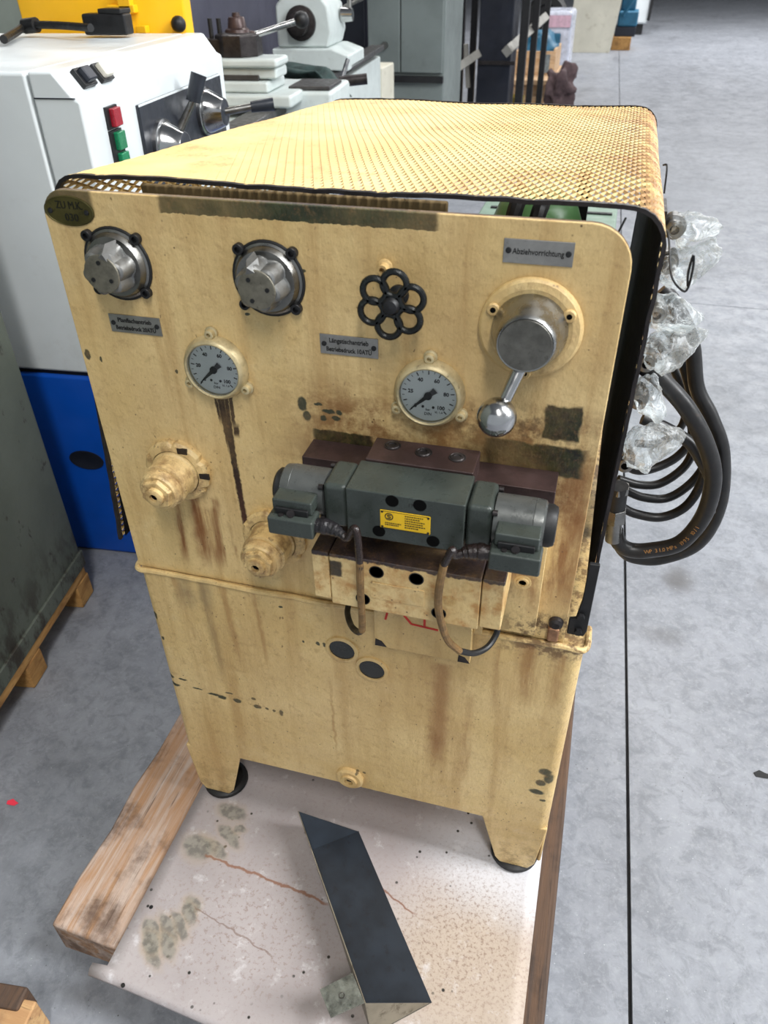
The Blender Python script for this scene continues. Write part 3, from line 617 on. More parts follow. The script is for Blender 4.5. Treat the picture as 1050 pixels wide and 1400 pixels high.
# ball lever
lv = MB().rev((.5515, 0, 1.0205), (0, -1, 0), [(0, .052), (.002, .0535), (.006, .0525), (.008, .050), (.009, .043), (.0085, .042)], 56).build('lever_hub', CREAM, U, 0, 30); lv['label'] = 'steel cone hub with a short ball ended lever on a cream flange'
MB().rev((.5515, -.006, 1.0205), (0, -1, 0), [(0, .039), (.006, .0385), (.034, .0305), (.038, .0295), (.040, .028), (.0395, .027), (.0395, 0)], 48).build('hub_cone', BRUSHED, lv, 0, 30)
MB().rev((.5515, -.0458, 1.0205), (0, -1, 0), [(0, .0268), (.0012, .0262), (.0014, 0)], 40).build('hub_face', mat('scuffed_hub_face', (108, 106, 100), .45, .8, .25, 50, .15, .6, (60, 56, 50)), lv)
bl = Vector((.532, -.066, .949))
MB().cyl((.549, -.032, .994), bl, .0075, .006, 20).build('lever_rod', CHROME, lv)
MB().sphere(bl, .0205, 32, 20).build('lever_ball', CHROME, lv)
for x, z in ((.513, 1.040), (.589, 1.040), (.551, .974)): inst('cap_screw', HSC, (x, -.008, z), lv, mat=CREAM); MB().cyl((x, -.0115, z), (x, -.0121, z), .0030, n=12).build('screw_socket', HOLE, lv)
# threaded plugs
def plug(cx, cz, nm):
    p_ = MB(); n = 48; R0 = .046; vs = []; fs = []
    for d, r in ((0, R0), (.008, R0), (.012, R0-.004), (.013, .034)):
        for k in range(n):
            a = 2*math.pi*k/n; rr_ = r*(.90 if (k % 8 in (0,)) and r > .036 else 1); vs.append((cx+rr_*math.sin(a), -d, cz+rr_*math.cos(a)))
    for i in range(3):
        for k in range(n): fs.append((i*n+k, i*n+(k+1) % n, (i+1)*n+(k+1) % n, (i+1)*n+k))
    p_.add(vs, fs)
    p_.rev((cx, -.010, cz), (0, -1, 0), [(0, .033), (.006, .033), (.008, .031), (.028, .029), (.030, .031), (.034, .0305), (.036, .027)], 40)
    P = p_.build('plug_body', GRIMY, U, 0, 30); P['label'] = nm
    th = [(.036, .0265)]
    for k in range(4): th += [(.038+k*.003, .0275), (.0395+k*.003, .0255)]
    MB().rev((cx, -.010, cz), (0, -1, 0), th+[(.051, .024)], 40).build('thread', GRIMY, P, 0, 20)
    MB().cyl((cx, -.060, cz), (cx, -.067, cz), .0225, .021, 6, .3).build('hex_head', GRIMY, P, .001)
    MB().rev((cx, -.066, cz), (0, -1, 0), [(0, .013), (.006, .012), (.007, .010), (.007, .0055), (.001, .005), (.001, 0)], 24).build('nipple', GRIMY, P)
    MB().cyl((cx, -.0675, cz), (cx, -.0685, cz), .0054, n=16).build('bore', HOLE, P)
plug(.107, .776, 'cream screwed plug with rust streaks below, left of the other plug'); plug(.236, .686, 'cream screwed plug partly behind the solenoid connector')
for x, z in ((.123, .812), (.149, .777)): MB().box(x-.007, x+.007, -.0132, -.0105, z-.004, z+.004).build('bare_notch', DKSTEEL, U)
# sight glasses and drain plug
for x, z in ((.3245, .489), (.3705, .4585)):
    s_ = MB().rev((x, -.005, z), (0, -1, 0), [(0, .0265), (.003, .026), (.004, .024), (.004, .0205), (.001, .020)], 36).build('sight_glass', CREAM, U)
    MB().cyl((x, -.005, z), (x, -.0066, z), .0198, n=32).build('dark_window', mat('oily_window', (34, 36, 34), .2, 0, .2, 40, .1), s_)
dp = MB().rev((.324, -.005, .167), (0, -1, 0), [(0, .025), (.006, .025), (.009, .021), (.009, .015), (.013, .014), (.013, .008), (.006, .0075), (.006, 0)], 32).build('drain_plug', TANKP, U)
MB().cyl((.324, -.0108, .167), (.324, -.0118, .167), .0074, n=6).build('socket', INK, dp)
# latch lug
la = MB().box(.617, .632, -.010, .0, .588, .612).build('latch_lug', mat('rusty_lug', (150, 112, 84), .5, .5, .3, 60, .3, .6, (60, 40, 28)), U, .003)
MB().rev((.626, 0, .617), (0, -1, 0), [(0, .010), (.006, .009), (.009, .005), (.009, 0)], 20).build('screw', DKSTEEL, la)
# ================================================================ valve block
bk = MB().box(.303, .601, -.016, 0, .600, .79).build('backing_plate', PANELP, U, .001)
MB().box(.303, .601, -.042, 0, .791, .851).build('support_bar', BROWNM, bk, .001)
MB().rev((.577, -.016, .690), (0, -1, 0), [(0, .011), (.0008, .011), (.001, .0085), (.0005, .008), (.0022, .0075), (.0024, .005), (-.002, .0045), (-.002, 0)], 24).build('socket_screw', CREAM, bk)
riser = MB().box(.389, .512, -.064, -.016, .765, .8755).build('riser_block', BROWNM, U, .0015)
for x, y in ((.412, -.030), (.450, -.036), (.489, -.037)):
    MB().rev((x, y, .8755), (0, 0, 1), [(-.002, .010), (.0006, .010), (.0008, .0088), (.0002, .0082), (.0014, .0072), (.0016, .0045), (.0004, .004), (.0004, 0)], 20).build('socket_screw', DKSTEEL, riser)
# lower manifold: three slices
for x0, x1, z0 in ((.331, .3525, .690), (.3535, .5355, .684), (.5365, .562, .688)):
    mf = MB().box(x0, x1, -.106 if x0 != .3535 else -.107, -.016, z0, .764).build('manifold_block', MANIP, U, .0018)
    if x0 == .3535: mfm = mf
mfm['label'] = 'cream manifold block with drilled holes and oily top'
for x, z in ((.412, .748), (.460, .748), (.394, .701), (.488, .700)):
    MB().rev((x, -.1072, z), (0, -1, 0), [(-.004, 0), (-.004, .0078), (.0004, .0082), (.0006, .0088), (.0002, .0092)], 24).build('bore_hole', INK, mfm)
    MB().cyl((x, -.1068, z), (x, -.1074, z), .0078, n=24).build('bore_dark', HOLE, mfm)
MB().box(.404, .470, -.1082, -.1068, .706, .7315).build('raised_label', MANIP, mfm, .0006)
lp = MB().box(.383, .520, -.030, -.006, .538, .640).build('lower_plate', CREAM, U, .0012)
for (x, z), s in (((.392, .547), 1), ((.511, .546), 1)): MB().prism([(x-.008, z-.007), (x+.009, z-.007), (x+.002, z+.003), (x-.007, z+.006)], xz(-.0308), 0, .0008).build('paint_chip', DKSTEEL, lp)
for a, b_ in (((.405, .620), (.400, .594)), ((.418, .620), (.437, .594)), ((.437, .5945), (.474, .592)), ((.455, .6105), (.455, .594))):
    MB().bar((a[0], -.0305, a[1]), (b_[0], -.0305, b_[1]), .003, .0008, (0, 1, 0)).build('red_marking', RED, lp)
MB().box(.520, .532, -.022, -.006, .590, .668).build('side_bar', CREAM, U, .001)
MB().box(.538, .546, -.030, -.008, .655, .690).build('dark_stud', DKSTEEL, U, .001)
# directional valve
vy0, vy1, vz0, vz1 = -.122, -.064, .810, .873
V_ = MB().box(.384, .514, vy0, vy1, vz0, vz1).build('directional_valve', VALVE, U, .0015); V_['label'] = 'dark grey solenoid directional valve with yellow rating plate'
zc_ = .5*(vz0+vz1)+.001; yc_ = -.093
tjL, tjR = [], []
for s in (-1, 1):
    x0 = .384 if s < 0 else .514
    X = lambda d: x0+s*d
    a, b_ = sorted((X(.0005), X(.028)))
    MB().box(a, b_, vy0+.004, vy1-.001, vz0+.004, vz1-.002).build('end_block', VALVE, V_, .006, 40, 3)
    ln = .055
    MB().rev((X(.028), yc_, zc_), (s, 0, 0), [(0, .024), (.001, .0275), (ln-.014, .0275), (ln-.0135, .027), (ln-.013, .0275), (ln-.003, .0265), (ln, .022)], 40).build('solenoid', SOLEN, V_, 0, 30)
    MB().rev((X(.028+ln-.002), yc_, zc_), (s, 0, 0), [(0, .021), (.007, .021), (.010, .018), (.010, .0)] if s < 0 else [(0, .0235), (.007, .0235), (.012, .021), (.013, .016), (.013, 0)], 32).build('end_cap', RUBBER, V_)
    for dy, dz in ((-.022, .022), (.022, .022), (-.022, -.020)):
        MB().cyl((X(.028), yc_+dy, zc_+dz), (X(.033), yc_+dy, zc_+dz), .0032, n=12).build('corner_screw', DKSTEEL, V_)
    # connector clamp and plug
    a, b_ = sorted((X(.034), X(.080)))
    MB().box(a, b_, -.138, -.112, zc_-.002, zc_+.014).build('connector_base', VALVE, V_, .002)
    MB().box(a+.004, b_-.004, -.141, -.134, zc_-.006, zc_+.005).build('connector_latch', RUBBER, V_, .001)
    MB().box(a-.003, b_+.004, -.150, -.124, zc_-.026, zc_-.003).build('connector_plug', VALVE, V_, .0025)
    for q in (.25, .5): MB().cyl((a+(b_-a)*q, -.143, zc_-.0032), (a+(b_-a)*q, -.143, zc_-.0015), .003, n=10).build('terminal_screw', DKSTEEL, V_)
    MB().cyl(((a+b_)/2, -.140, zc_+.0), ((a+b_)/2, -.144, zc_+.001), .0045, n=12).build('latch_screw', DKSTEEL, V_)
    xi = b_+.004 if s < 0 else a-.003
    pts = [(xi-s*(-.002), -.137, zc_-.014), (xi-s*.012, -.137, zc_-.014), (xi-s*.022, -.139, zc_-.015), (xi-s*.032, -.142, zc_-.018)]
    (tjL if s < 0 else tjR).append(Vector(pts[3]))
    MB().tube(pts, [.0085, .0095, .0085, .008, .0065, .005], 12, 8).build('taped_joint', TAPE if s > 0 else mat('shiny_black_tape', (30, 28, 30), .12, 0, .3, 60, .6), V_)
# cables down from the plugs
c1 = [tjL[0]+Vector((-.004, .001, .001)), tjL[0]+Vector((.005, -.001, -.002)), at(484, 722, -.147), at(489, 735, -.149), at(492, 770, -.146), at(493, 810, -.135), at(495, 845, -.118)]
c1b = c1[-3:]+[at(495, 862, -.105), at(489, 864, -.09), at(480, 855, -.06), at(475, 838, -.03), at(477, 825, -.014)]
MB().tube(c1[:5]+[at(492.5, 782, -.142)], .0042, 10).build('cable', TAPE, V_); MB().tube([at(492.3, 778, -.1435)]+c1b[0:4], .0044, 10).build('cable_sleeve', CABLEY, V_); MB().tube(c1b[3:], .0042, 10).build('cable', RUBBER, V_)
c2 = [tjR[0]+Vector((.004, .001, .001)), tjR[0]+Vector((-.004, -.002, -.001)), at(618, 752, -.150), at(607, 772, -.150), at(601, 800, -.146), at(599, 825, -.138), at(603, 850, -.125), at(612, 875, -.105), at(628, 890, -.085), at(648, 893, -.065), at(666, 885, -.045), at(678, 868, -.028), at(682, 850, -.022), at(683, 840, -.018)]
MB().tube(c2[:4], .0042, 10).build('cable', TAPE, V_); MB().tube(c2[3:9], .0046, 10).build('cable_sleeve', CABLEY, V_); MB().tube(c2[8:], .0042, 10).build('cable', RUBBER, V_)
# holes, rating plate
for px, py in ((536, 685), (574, 691), (518, 726), (592, 740)):
    q = at(px, py, vy0); MB().cyl((q.x, vy0+.001, q.z), (q.x, vy0-.0006, q.z), .0072, n=24).build('bolt_recess', HOLE, V_)
MB().box(.4225, .478, vy0-.0012, vy0, .8285, .8525).build('rating_plate', YPLATE, V_, .0006)
yy = vy0-.0014
pr = MB(); rnd = random.Random(3)
for x0, x1, z in ((.428, .445, .8365), (.428, .443, .834), (.450, .470, .8485), (.450, .466, .8455), (.450, .472, .8425), (.450, .468, .8395), (.450, .473, .8365), (.450, .464, .8335)):
    x = x0
    while x < x1:
        wd_ = rnd.uniform(.0008, .0022); pr.box(x, x+wd_, yy-.0002, yy+.0002, z-.0006, z+.0006); x += wd_+.0007
pr.build('plate_print', INK, V_)
MB().torus((.4325, yy, .845), (0, 1, 0), .0042, .0006, 24, 6).build('plate_emblem', INK, V_); MB().tube([(.4345, yy, .8468), (.4315, yy, .847), (.431, yy, .8455), (.434, yy, .8445), (.4335, yy, .843), (.4308, yy, .843)], .0005, 6, 4).build('plate_emblem', INK, V_)
for z0, z1, x0, x1 in ((.8515, .8519, .426, .475), (.8291, .8295, .426, .475)): MB().box(x0, x1, yy-.0002, yy+.0002, z0, z1).build('plate_border', INK, V_)
for x in (.4248, .4757):
    for z in (.8305, .8505): inst('rivet', SCREW, (x, vy0-.0011, z), V_, mat=None, scale=(.5, .6, .5))
text('cast_lettering', '170', .006, (.4575, vy0-.0002, .8625), INK, V_, ext=.0002)
# ================================================================ hoses on the right
YB = .25
strip = MB().box(.6725, .678, YB-.03, YB+.03, .68, 1.085).build('coupling_rail', DKSTEEL, U, .001)
coup = [(903, 305), (898, 353), (885, 420), (880, 487), (858, 537), (843, 623)]
COUP = MB().rev((0, 0, 0), (0, -1, 0), [(-.02, .010), (0, .010), (0, .014), (.014, .014), (.015, .0115), (.026, .011), (.027, .0095), (.027, .0055), (.012, .005), (.012, 0)], 24).mesh('coupling')
cpos = []
for k, (px, py) in enumerate(coup):
    q = at(px, py, YB); q.x = max(q.x, .690); cpos.append(q)
    inst('coupling', COUP, q, U, mat=STEEL); MB().cyl(q+Vector((0, -.0135, 0)), q+Vector((0, -.0262, 0)), .0053, n=16).build('coupling_bore', HOLE, U)
def hose(pts, r, n=14): return MB().tube(pts, r, n, 10).build('hydraulic_hose', HOSE, U)
def A(L, Y0, Y1=None):
    n = len(L)-1; return [at(px, py, Y0+(0 if Y1 is None else (Y1-Y0)*i/n)) for i, (px, py) in enumerate(L)]
h0 = hose(A([(880, 500), (905, 520), (940, 560), (966, 610), (975, 655), (962, 705), (930, 742), (890, 752), (862, 752), (846, 742), (841, 725)], .26, .26), .0125)
def tube_print(body, pts, r, s0, size, m, par, toward):
    P = catmull(pts, 10); L = [0]
    for a, b in zip(P, P[1:]): L.append(L[-1]+(b-a).length)
    acc = MB(); s = s0
    for ch in body:
        adv = size*(.35 if ch in ' .1' else .66)
        if ch != ' ':
            i = max(k for k in range(len(L)) if L[k] <= s); i = min(i, len(P)-2); f = (s-L[i])/(L[i+1]-L[i]); p = P[i].lerp(P[i+1], f); t = (P[i+1]-P[i]).normalized()
            n = Vector(toward)-t*Vector(toward).dot(t); n.normalize(); b_ = n.cross(t)
            c = bpy.data.curves.new('ch', 'FONT'); c.body = ch; c.size = size; c.extrude = .0002; c.align_x = 'CENTER'; c.align_y = 'CENTER'; c.resolution_u = 2
            o = bpy.data.objects.new('ch', c); COL.objects.link(o); bpy.context.view_layer.update()
            me = bpy.data.meshes.new_from_object(o.evaluated_get(bpy.context.evaluated_depsgraph_get())); bpy.data.objects.remove(o)
            acc.add([p+n*(r+.0003)+t*v.co.x+b_*v.co.y+n*v.co.z for v in me.vertices], [tuple(q.vertices) for q in me.polygons]); bpy.data.meshes.remove(me)
        s += adv
    return acc.build('hose_print', m, par, 0, 30, recalc=False)
tube_print('WP 31.0 MPa  1995  10/1', A([(841, 725), (846, 742), (862, 752), (890, 752), (930, 742), (962, 705), (975, 655), (966, 610)], .26, .26), .0125, .075, .0085, mat('hose_print_ochre', (150, 108, 58), .6), h0, (-.1, -.9, .45))
h0['label'] = 'thickest black hose looping down to the big steel coupling'
hose(A([(905, 395), (925, 420), (946, 470), (953, 530), (972, 570), (988, 620), (984, 690), (955, 742), (905, 763), (868, 762), (850, 750), (842, 728)], .34, .30), .011)
hose(A([(900, 440), (920, 460), (938, 510), (950, 560), (960, 610), (962, 650), (940, 690), (905, 707), (868, 702), (845, 690)], .36, .32), .0075)
hose(A([(895, 420), (925, 450), (946, 520), (966, 570), (968, 620), (950, 655), (915, 680), (880, 680), (850, 668)], .40, .34), .0072)
hose(A([(890, 460), (915, 490), (944, 560), (950, 600), (938, 635), (905, 660), (875, 663), (845, 655)], .42, .36), .0072)
hose(A([(885, 470), (915, 520), (942, 570), (945, 600), (925, 625), (895, 640), (870, 643), (845, 630)], .46, .40), .0075)
hose(A([(915, 470), (936, 540), (934, 578), (915, 598), (895, 607), (870, 606)], .50, .42), .0065)
hose(A([(878, 572), (908, 584), (940, 603), (958, 628), (972, 660), (970, 700)], .29, .29), .009)
hx = at(835, 700, .255)
f_ = MB(); f_.cyl(at(838, 738, .256), at(840, 708, .255), .0125, .0125, 20); f_.build('hose_ferrule', STEEL, h0)
MB().cyl(at(840, 712, .255), at(842, 694, .255), .0175, .0175, 6).build('hex_nut', STEEL, h0, .001)
MB().cyl(at(842, 694, .255), at(846, 664, .252), .0145, .0145, 20).build('elbow', RUBBER, h0)
MB().cyl(at(845, 672, .254), at(846, 664, .254), .017, .017, 6).build('lock_ring', STEEL, h0)
# ---- plastic bags over the couplings
def bag(name, c, size, tipdir, seed, lab):
    bm = bmesh.new(); bmesh.ops.create_icosphere(bm, subdivisions=4, radius=1)
    td = Vector(tipdir).normalized(); c = Vector(c)
    for v in bm.verts:
        p = v.co.copy(); q = p*1.6+Vector((seed*3.7, seed, 0))
        r = 1+.34*mnoise.noise(q)+.26*(abs(mnoise.noise(q*1.7))-.3)+.10*(abs(mnoise.noise(q*3.5))-.25)
        al = max(0, p.dot(td)); r += 1.1*al**4*(1+.4*mnoise.noise(q*1.5))
        p = p*r
        perp = p-td*p.dot(td); p = td*p.dot(td)+perp*(1-.35*al**2)
        v.co = c+Vector((p.x*size[0], p.y*size[1], p.z*size[2]))
    me = bpy.data.meshes.new(name); bm.to_mesh(me); bm.free(); me.polygons.foreach_set('use_smooth', [True]*len(me.polygons)); me.set_sharp_from_angle(angle=math.radians(38))
    return tag(link(name, me, FILM), lab, 'plastic bag', 'clear bags over the hose couplings')
bags = [((912, 312), (.020, .030, .018), (1, 0, .2), 'clear plastic bag on the topmost coupling beside a bent tie wire'),
        ((908, 368), (.024, .034, .024), (.9, 0, .8), 'clear plastic bag over the second coupling from the top'),
        ((897, 428), (.022, .034, .022), (1, 0, -.2), 'clear plastic bag over the third coupling down'),
        ((893, 478), (.026, .036, .026), (1, 0, .75), 'clear plastic bag with a wide open corner over the fourth coupling down'),
        ((864, 535), (.018, .032, .024), (.8, 0, -.8), 'clear plastic bag over the fifth coupling down'),
        ((862, 612), (.026, .036, .034), (1, 0, .55), 'clear plastic bag over the lowest coupling above the steel nut')]
for k, ((px, py), sz, td, lab) in enumerate(bags):
    q = at(px, py, YB-.02); q.x = max(q.x, .682+sz[0]); bag('plastic_bag', q, sz, td, k*1.9+.7, lab)
# ================================================================ trough on the sheet
tr = thing('steel_trough', 'open wedge-shaped sheet steel trough, dark inside, lying on the pale sheet', 'trough', (.4, -.17, 0))
z0 = .0008
A_, B_ = Vector((.334, -.008, z0)), Vector((.263, -.064, z0)); Cc, Dd = Vector((.530, -.255, z0)), Vector((.452, -.322, z0))
T1, T2 = Vector((.230, -.036, .068)), Vector((.4385, -.3055, .066))
def slab(pts, name, m, t=.0016):
    b = MB(); n = (pts[1]-pts[0]).cross(pts[2]-pts[0]).normalized()*t; k = len(pts)
    b.add([p for p in pts]+[p+n for p in pts], [tuple(range(k-1, -1, -1)), tuple(range(k, 2*k))]+[(i, (i+1) % k, k+(i+1) % k, k+i) for i in range(k)])
    return b.build(name, m, tr)
TRI = None
def two(name, inner, nrm):
    k = NT(name, .4, .2); g = k.n.new('ShaderNodeNewGeometry'); d = k.vec('DOT_PRODUCT', g.outputs['True Normal'], tuple(nrm))
    ci = k.mix(k.mr(k.noise(14, 6, .6), .3, .7), S(44, 51, 60), S(34, 39, 46)); ci = k.mix(k.mul(k.mr(k.noise(60, 6, .7), .55, .7), .5), ci, S(30, 28, 30))
    co = k.mix(k.mr(k.noise(18, 6, .6), .3, .7), S(132, 124, 108), S(108, 100, 86)); co = k.mix(k.mul(k.mr(k.noise(50, 7, .7), .52, .66), .7), co, S(66, 54, 42))
    k.col(k.mix(k.math('GREATER_THAN', d, .2), co, ci)); return k.m
up = Vector((0, 0, 1)); slab([A_, B_, Dd, Cc], 'base_plate', two('trough_base_paint', None, up))
wn = (Dd-B_).cross(T1-B_).normalized(); ctr = (A_+Cc)/2
wn = wn if wn.dot(ctr-B_) > 0 else -wn
slab([B_, Dd, T2, T1], 'side_wall', two('trough_wall_paint', None, wn))
en = (Cc-A_).normalized(); slab([A_, T1, B_], 'end_plate', two('trough_end_paint', None, en)); slab([Cc, Dd, T2], 'end_plate', two('trough_end_paint_front', None, -en))
tab = [Vector(q) for q in ((.366, -.307, .0675), (.407, -.272, .0682), (.4365, -.3065, .0668), (.394, -.338, .0655))]; slab(tab, 'mounting_tab', SCUFF, -.0018)
q = (tab[0]+tab[1]+tab[2]+tab[3])/4; MB().torus(q+Vector((0, 0, .002)), (0, 0, 1), .004, .0008, 20, 6).build('tab_hole', STEEL, tr)
# ================================================================ lathe
TH = math.radians(5.5); LO = Vector((-.5, .748, 0))
TL = Matrix.Translation(LO) @ Matrix.Rotation(TH, 4, 'Z'); TLi = TL.inverted()
LA = thing('lathe', 'white and blue centre lathe with dark control panel behind the cream unit', 'lathe', (LO.x-.3, LO.y+.8, FL))
def LB(): return MB(TL)
uz = lambda v0: (lambda a, b, d: (a, v0+d, b))
base = LB(); base.prism([(-.64, FL), (.02, FL), (.02, -.03), (.045, -.02), (.045, .468), (-.64, .468)], uz(0), 0, .95); base = base.build('headstock_base', LBLUE, LA, .012)
q = TLi @ at(120, 627, .738); o_ = LB().rev((q.x, -.001, q.z), (0, -1, 0), [(-.0, .048), (.0015, .048), (.0015, .043), (.0005, .040), (.0005, 0)], 32); 
for v in o_.v: v.x = q.x+(v.x-q.x)*1.05; v.z = q.z+(v.z-q.z)*.62
o_.build('hand_hole', NAVY, base)
LB().box(-.62, .03, .008, .94, .466, .478).build('plinth_joint', NAVY, LA)
hp = [(-.052, .478), (.040, .478), (.044, .5), (.050, 1.082), (.050, 1.092), (.036, 1.098), (.002, 1.145), (-.052, 1.145)]
LB().prism(hp, uz(0), 0, .845).build('headstock', WHITE, LA, .006, 40, 3)
LB().prism([(-.64, .478), (-.056, .478), (-.056, 1.144), (-.64, 1.144)], uz(-.002), 0, .845).build('end_cover', WHITE, LA, .008, 40, 3)
LB().box(-.049, .041, -.0015, .001, 1.0965, 1.0985).build('panel_seam', NAVY, LA)
# buttons on the bevel and front
bn = Vector((.047, 0, .034)).normalized()
for (v, colr, nm) in ((.085, NAVY, 'push_button'), (.165, mat('button_white', (232, 228, 214), .4), 'push_button')):
    c = Vector((.019, v, 1.1215))
    b1 = LB(); b1.obox(c+bn*.006, (.012, .052, .040), 0, 0, -math.atan2(.034, .047)); b1 = b1.build('button_socket', BLACKM, LA, .002)
    LB().obox(c+bn*.016, (.018, .036, .030), 0, 0, -math.atan2(.034, .047)).build(nm, colr, b1, .004)
for (px, py, cc) in ((140, 160, (150, 24, 40)), (146, 192, (14, 112, 72)), (151, 220, (14, 122, 78))):
    d = TLi @ at(px, py, .748+.115); v = .115; z = d.z
    b1 = LB().box(.048, .056, v-.026+.02*0, v+.026, z-.022, z+.022).build('button_frame', BLACKM, LA, .001)
    LB().box(.054, .066, v-.014, v+.022, z-.018, z+.018).build('push_button', mat('button_lens', cc, .3), b1, .002)
cp = LB().box(.048, .058, .24, .79, .82, 1.05).build('control_panel', LDARK, LA, .003); cp['label'] = 'dark navy control panel with two chrome dials'
LB().box(.0575, .0585, .24, .79, 1.046, 1.051).build('panel_trim', WHITE, cp)
for v, z in ((.335, .945), (.635, .975)):
    LB().rev((.058, v, z), (1, 0, 0), [(0, .062), (.010, .062), (.012, .056), (.020, .055), (.055, .036), (.060, .034)], 36).build('dial_knob', CHROME, cp)
    LB().rev((.118, v, z), (1, 0, 0), [(0, .033), (.002, .028), (.002, 0)], 28).build('dial_face', LDARK, cp)
LB().cyl((.06, .45, .965), (.10, .47, 1.03), .011, .009, 14).build('shift_lever', STEEL, cp); LB().cyl((.098, .468, 1.025), (.118, .482, 1.085), .018, .020, 16).build('lever_grip', LDARK, cp)
LB().cyl((.11, .635, .975), (.185, .66, .985), .010, .009, 14).build('shift_lever', STEEL, cp); LB().cyl((.185, .66, .985), (.245, .68, .99), .014, .017, 16).build('lever_grip', LDARK, cp)
# bed, carriage, tailstock
LB().box(-.46, .0, .85, 3.72, .30, .80).build('bed', GREYW, LA, .01)
for u in (-.40, -.08): LB().box(u-.05, u+.05, .85, 3.72, .80, .835).build('bed_way', BEDM, LA, .006)
LB().box(-.56, .05, .95, 3.6, FL, .29).build('base_tray', LBLUE, LA, .01)
vc = 1.72
LB().box(-.50, .04, vc-.16, vc+.30, .84, .885).build('saddle', GREYW, LA, .012)
LB().box(-.10, .16, vc+.0, vc+.36, .70, .878).build('apron', GREYW, LA, .016)
LB().box(-.02, .15, vc+.02, vc+.24, .880, .894).build('carriage_plate', BEDM, LA, .004)
LB().box(-.36, -.06, vc-.12, vc+.12, .886, .925).build('cross_slide', GREYW, LA, .010)
LB().box(-.35, -.10, vc-.10, vc+.08, .926, .945).build('slide_gib', BEDM, LA, .004)
LB().box(-.34, -.03, vc-.09, vc+.06, .930, .968).build('cross_slide', GREYW, LA, .010)
LB().box(-.34, -.02, vc-.11, vc+.06, .969, 1.000).build('top_slide', GREYW, LA, .012)
tp = LB().rev((-.20, vc, 1.001), (0, 0, 1), [(0, .090), (.012, .092), (.07, .090), (.074, .082), (.078, .05)], 8, .39).build('tool_post', DKSTEEL, LA, .003)
LB().box(-.33, -.25, vc-.06, vc+.05, .998, 1.06).build('tool_holder', DKSTEEL, tp, .004)
LB().rev((-.20, vc, 1.078), (0, 0, 1), [(0, .050), (.010, .046), (.016, .036), (.045, .032), (.05, .028), (.052, .016), (.064, .014), (.066, 0)], 24).build('clamp_nut', BROWNM, tp)
for u in (-.30, -.265): LB().cyl((u, vc-.02, 1.05), (u, vc-.02, 1.125), .009, n=12).build('clamp_bolt', BLACKM, tp)
a_, b_2 = TLi @ at(345, 49, 2.45), TLi @ at(412, 27, 2.55)
LB().cyl(a_, b_2, .011, .012, 14).build('clamp_lever', CHROME, tp); LB().sphere(b_2, .030).build('lever_ball', BLACKM, tp); LB().sphere(a_, .018).build('lever_boss', BROWNM, tp)
vt = 2.88
ts = LB().prism([(-.36, .84), (.03, .84), (.03, .905), (-.06, .935), (-.36, .935)], uz(vt-.22), 0, .40).build('tailstock_base', GREYW, LA, .008)
LB().prism([(-.34, .935), (-.08, .935), (-.06, 1.00), (-.075, 1.11), (-.11, 1.15), (-.30, 1.15), (-.34, 1.11)], uz(vt-.18), 0, .34).build('tailstock', GREYW, LA, .014)
LB().rev((-.21, vt-.18, 1.04), (0, -1, 0), [(0, .075), (.02, .075), (.025, .05), (.09, .05), (.095, .04)], 28).build('quill', DKSTEEL, LA)
LB().cyl((-.06, vt+.06, 1.06), (.0, vt+.06, 1.06), .035, .030, 20).build('clamp_boss', CHROME, LA); LB().cyl((-.02, vt+.06, 1.06), (-.01, vt+.10, 1.30), .012, .010, 12).build('clamp_lever', STEEL, LA)
for a_, b_2 in (((-.25, vt+.22, 1.04), (-.42, vt+.24, .90)), ((-.25, vt+.22, 1.04), (-.30, vt+.24, 1.26)), ((-.20, vt+.22, 1.04), (.02, vt+.24, 1.12))): LB().cyl(a_, b_2, .011, .009, 10).build('wheel_spoke', STEEL, LA)
LB().rev((-.22, vt+.19, 1.04), (0, 1, 0), [(0, .05), (.02, .09), (.05, .10), (.07, .09), (.075, .05)], 28).build('tailstock_wheel', GREYW, LA)
LB().box(-.05, .03, vt-.15, vt+.80, .835, .862).build('bed_guard', BEDM, LA, .003)
LB().cyl((.10, vc+.42, .86), (.22, vc+.44, .87), .022, n=14).build('feed_handle', DKSTEEL, LA); LB().cyl((.10, vc+.40, .84), (.13, vc+.47, .94), .010, n=10).build('feed_lever', CHROME, LA)
LB().box(-.66, -.62, 1.75, 3.72, .5, 1.75).build('splash_guard', PURPLEG, LA)
LB().tube([(-.60, 1.0, 1.8), (-.50, 1.15, 1.55), (-.47, 1.28, 1.25), (-.50, 1.4, 1.05), (-.52, 1.5, .95)], .022, 12).build('coolant_hose', DKSTEEL, LA)
LB().tube([(-.45, 1.5, 1.7), (-.42, 1.55, 1.3), (-.40, 1.62, 1.02)], .016, 10).build('coolant_pipe', BOARD, LA)
# cloth over the bed
def drape(name, pts_fn, nu, nv, m, lab, cat, th=.006):
    vs = [pts_fn(i/nu, j/nv) for i in range(nu+1) for j in range(nv+1)]; fs = [(i*(nv+1)+j, i*(nv+1)+j+1, (i+1)*(nv+1)+j+1, (i+1)*(nv+1)+j) for i in range(nu) for j in range(nv)]
    o = MB().add(vs, fs).build(name, m, None, 0, 80); s = o.modifiers.new('t', 'SOLIDIFY'); s.thickness = th; return tag(o, lab, cat)
def cl(u, v):
    a = -.42+.50*u; z = .862 + .02*math.sin(v*9+u*2)+.018*mnoise.noise((u*4, v*6, 2)) - (.10*max(0, u-.82)/.18 if u > .82 else 0)+.012
    return TL @ Vector((a, 2.20+.32*v+.04*math.sin(u*5), z))
drape('work_cloth', cl, 26, 22, GCLOTH, 'dark green cloth draped over the lathe bed before the tailstock', 'cloth')
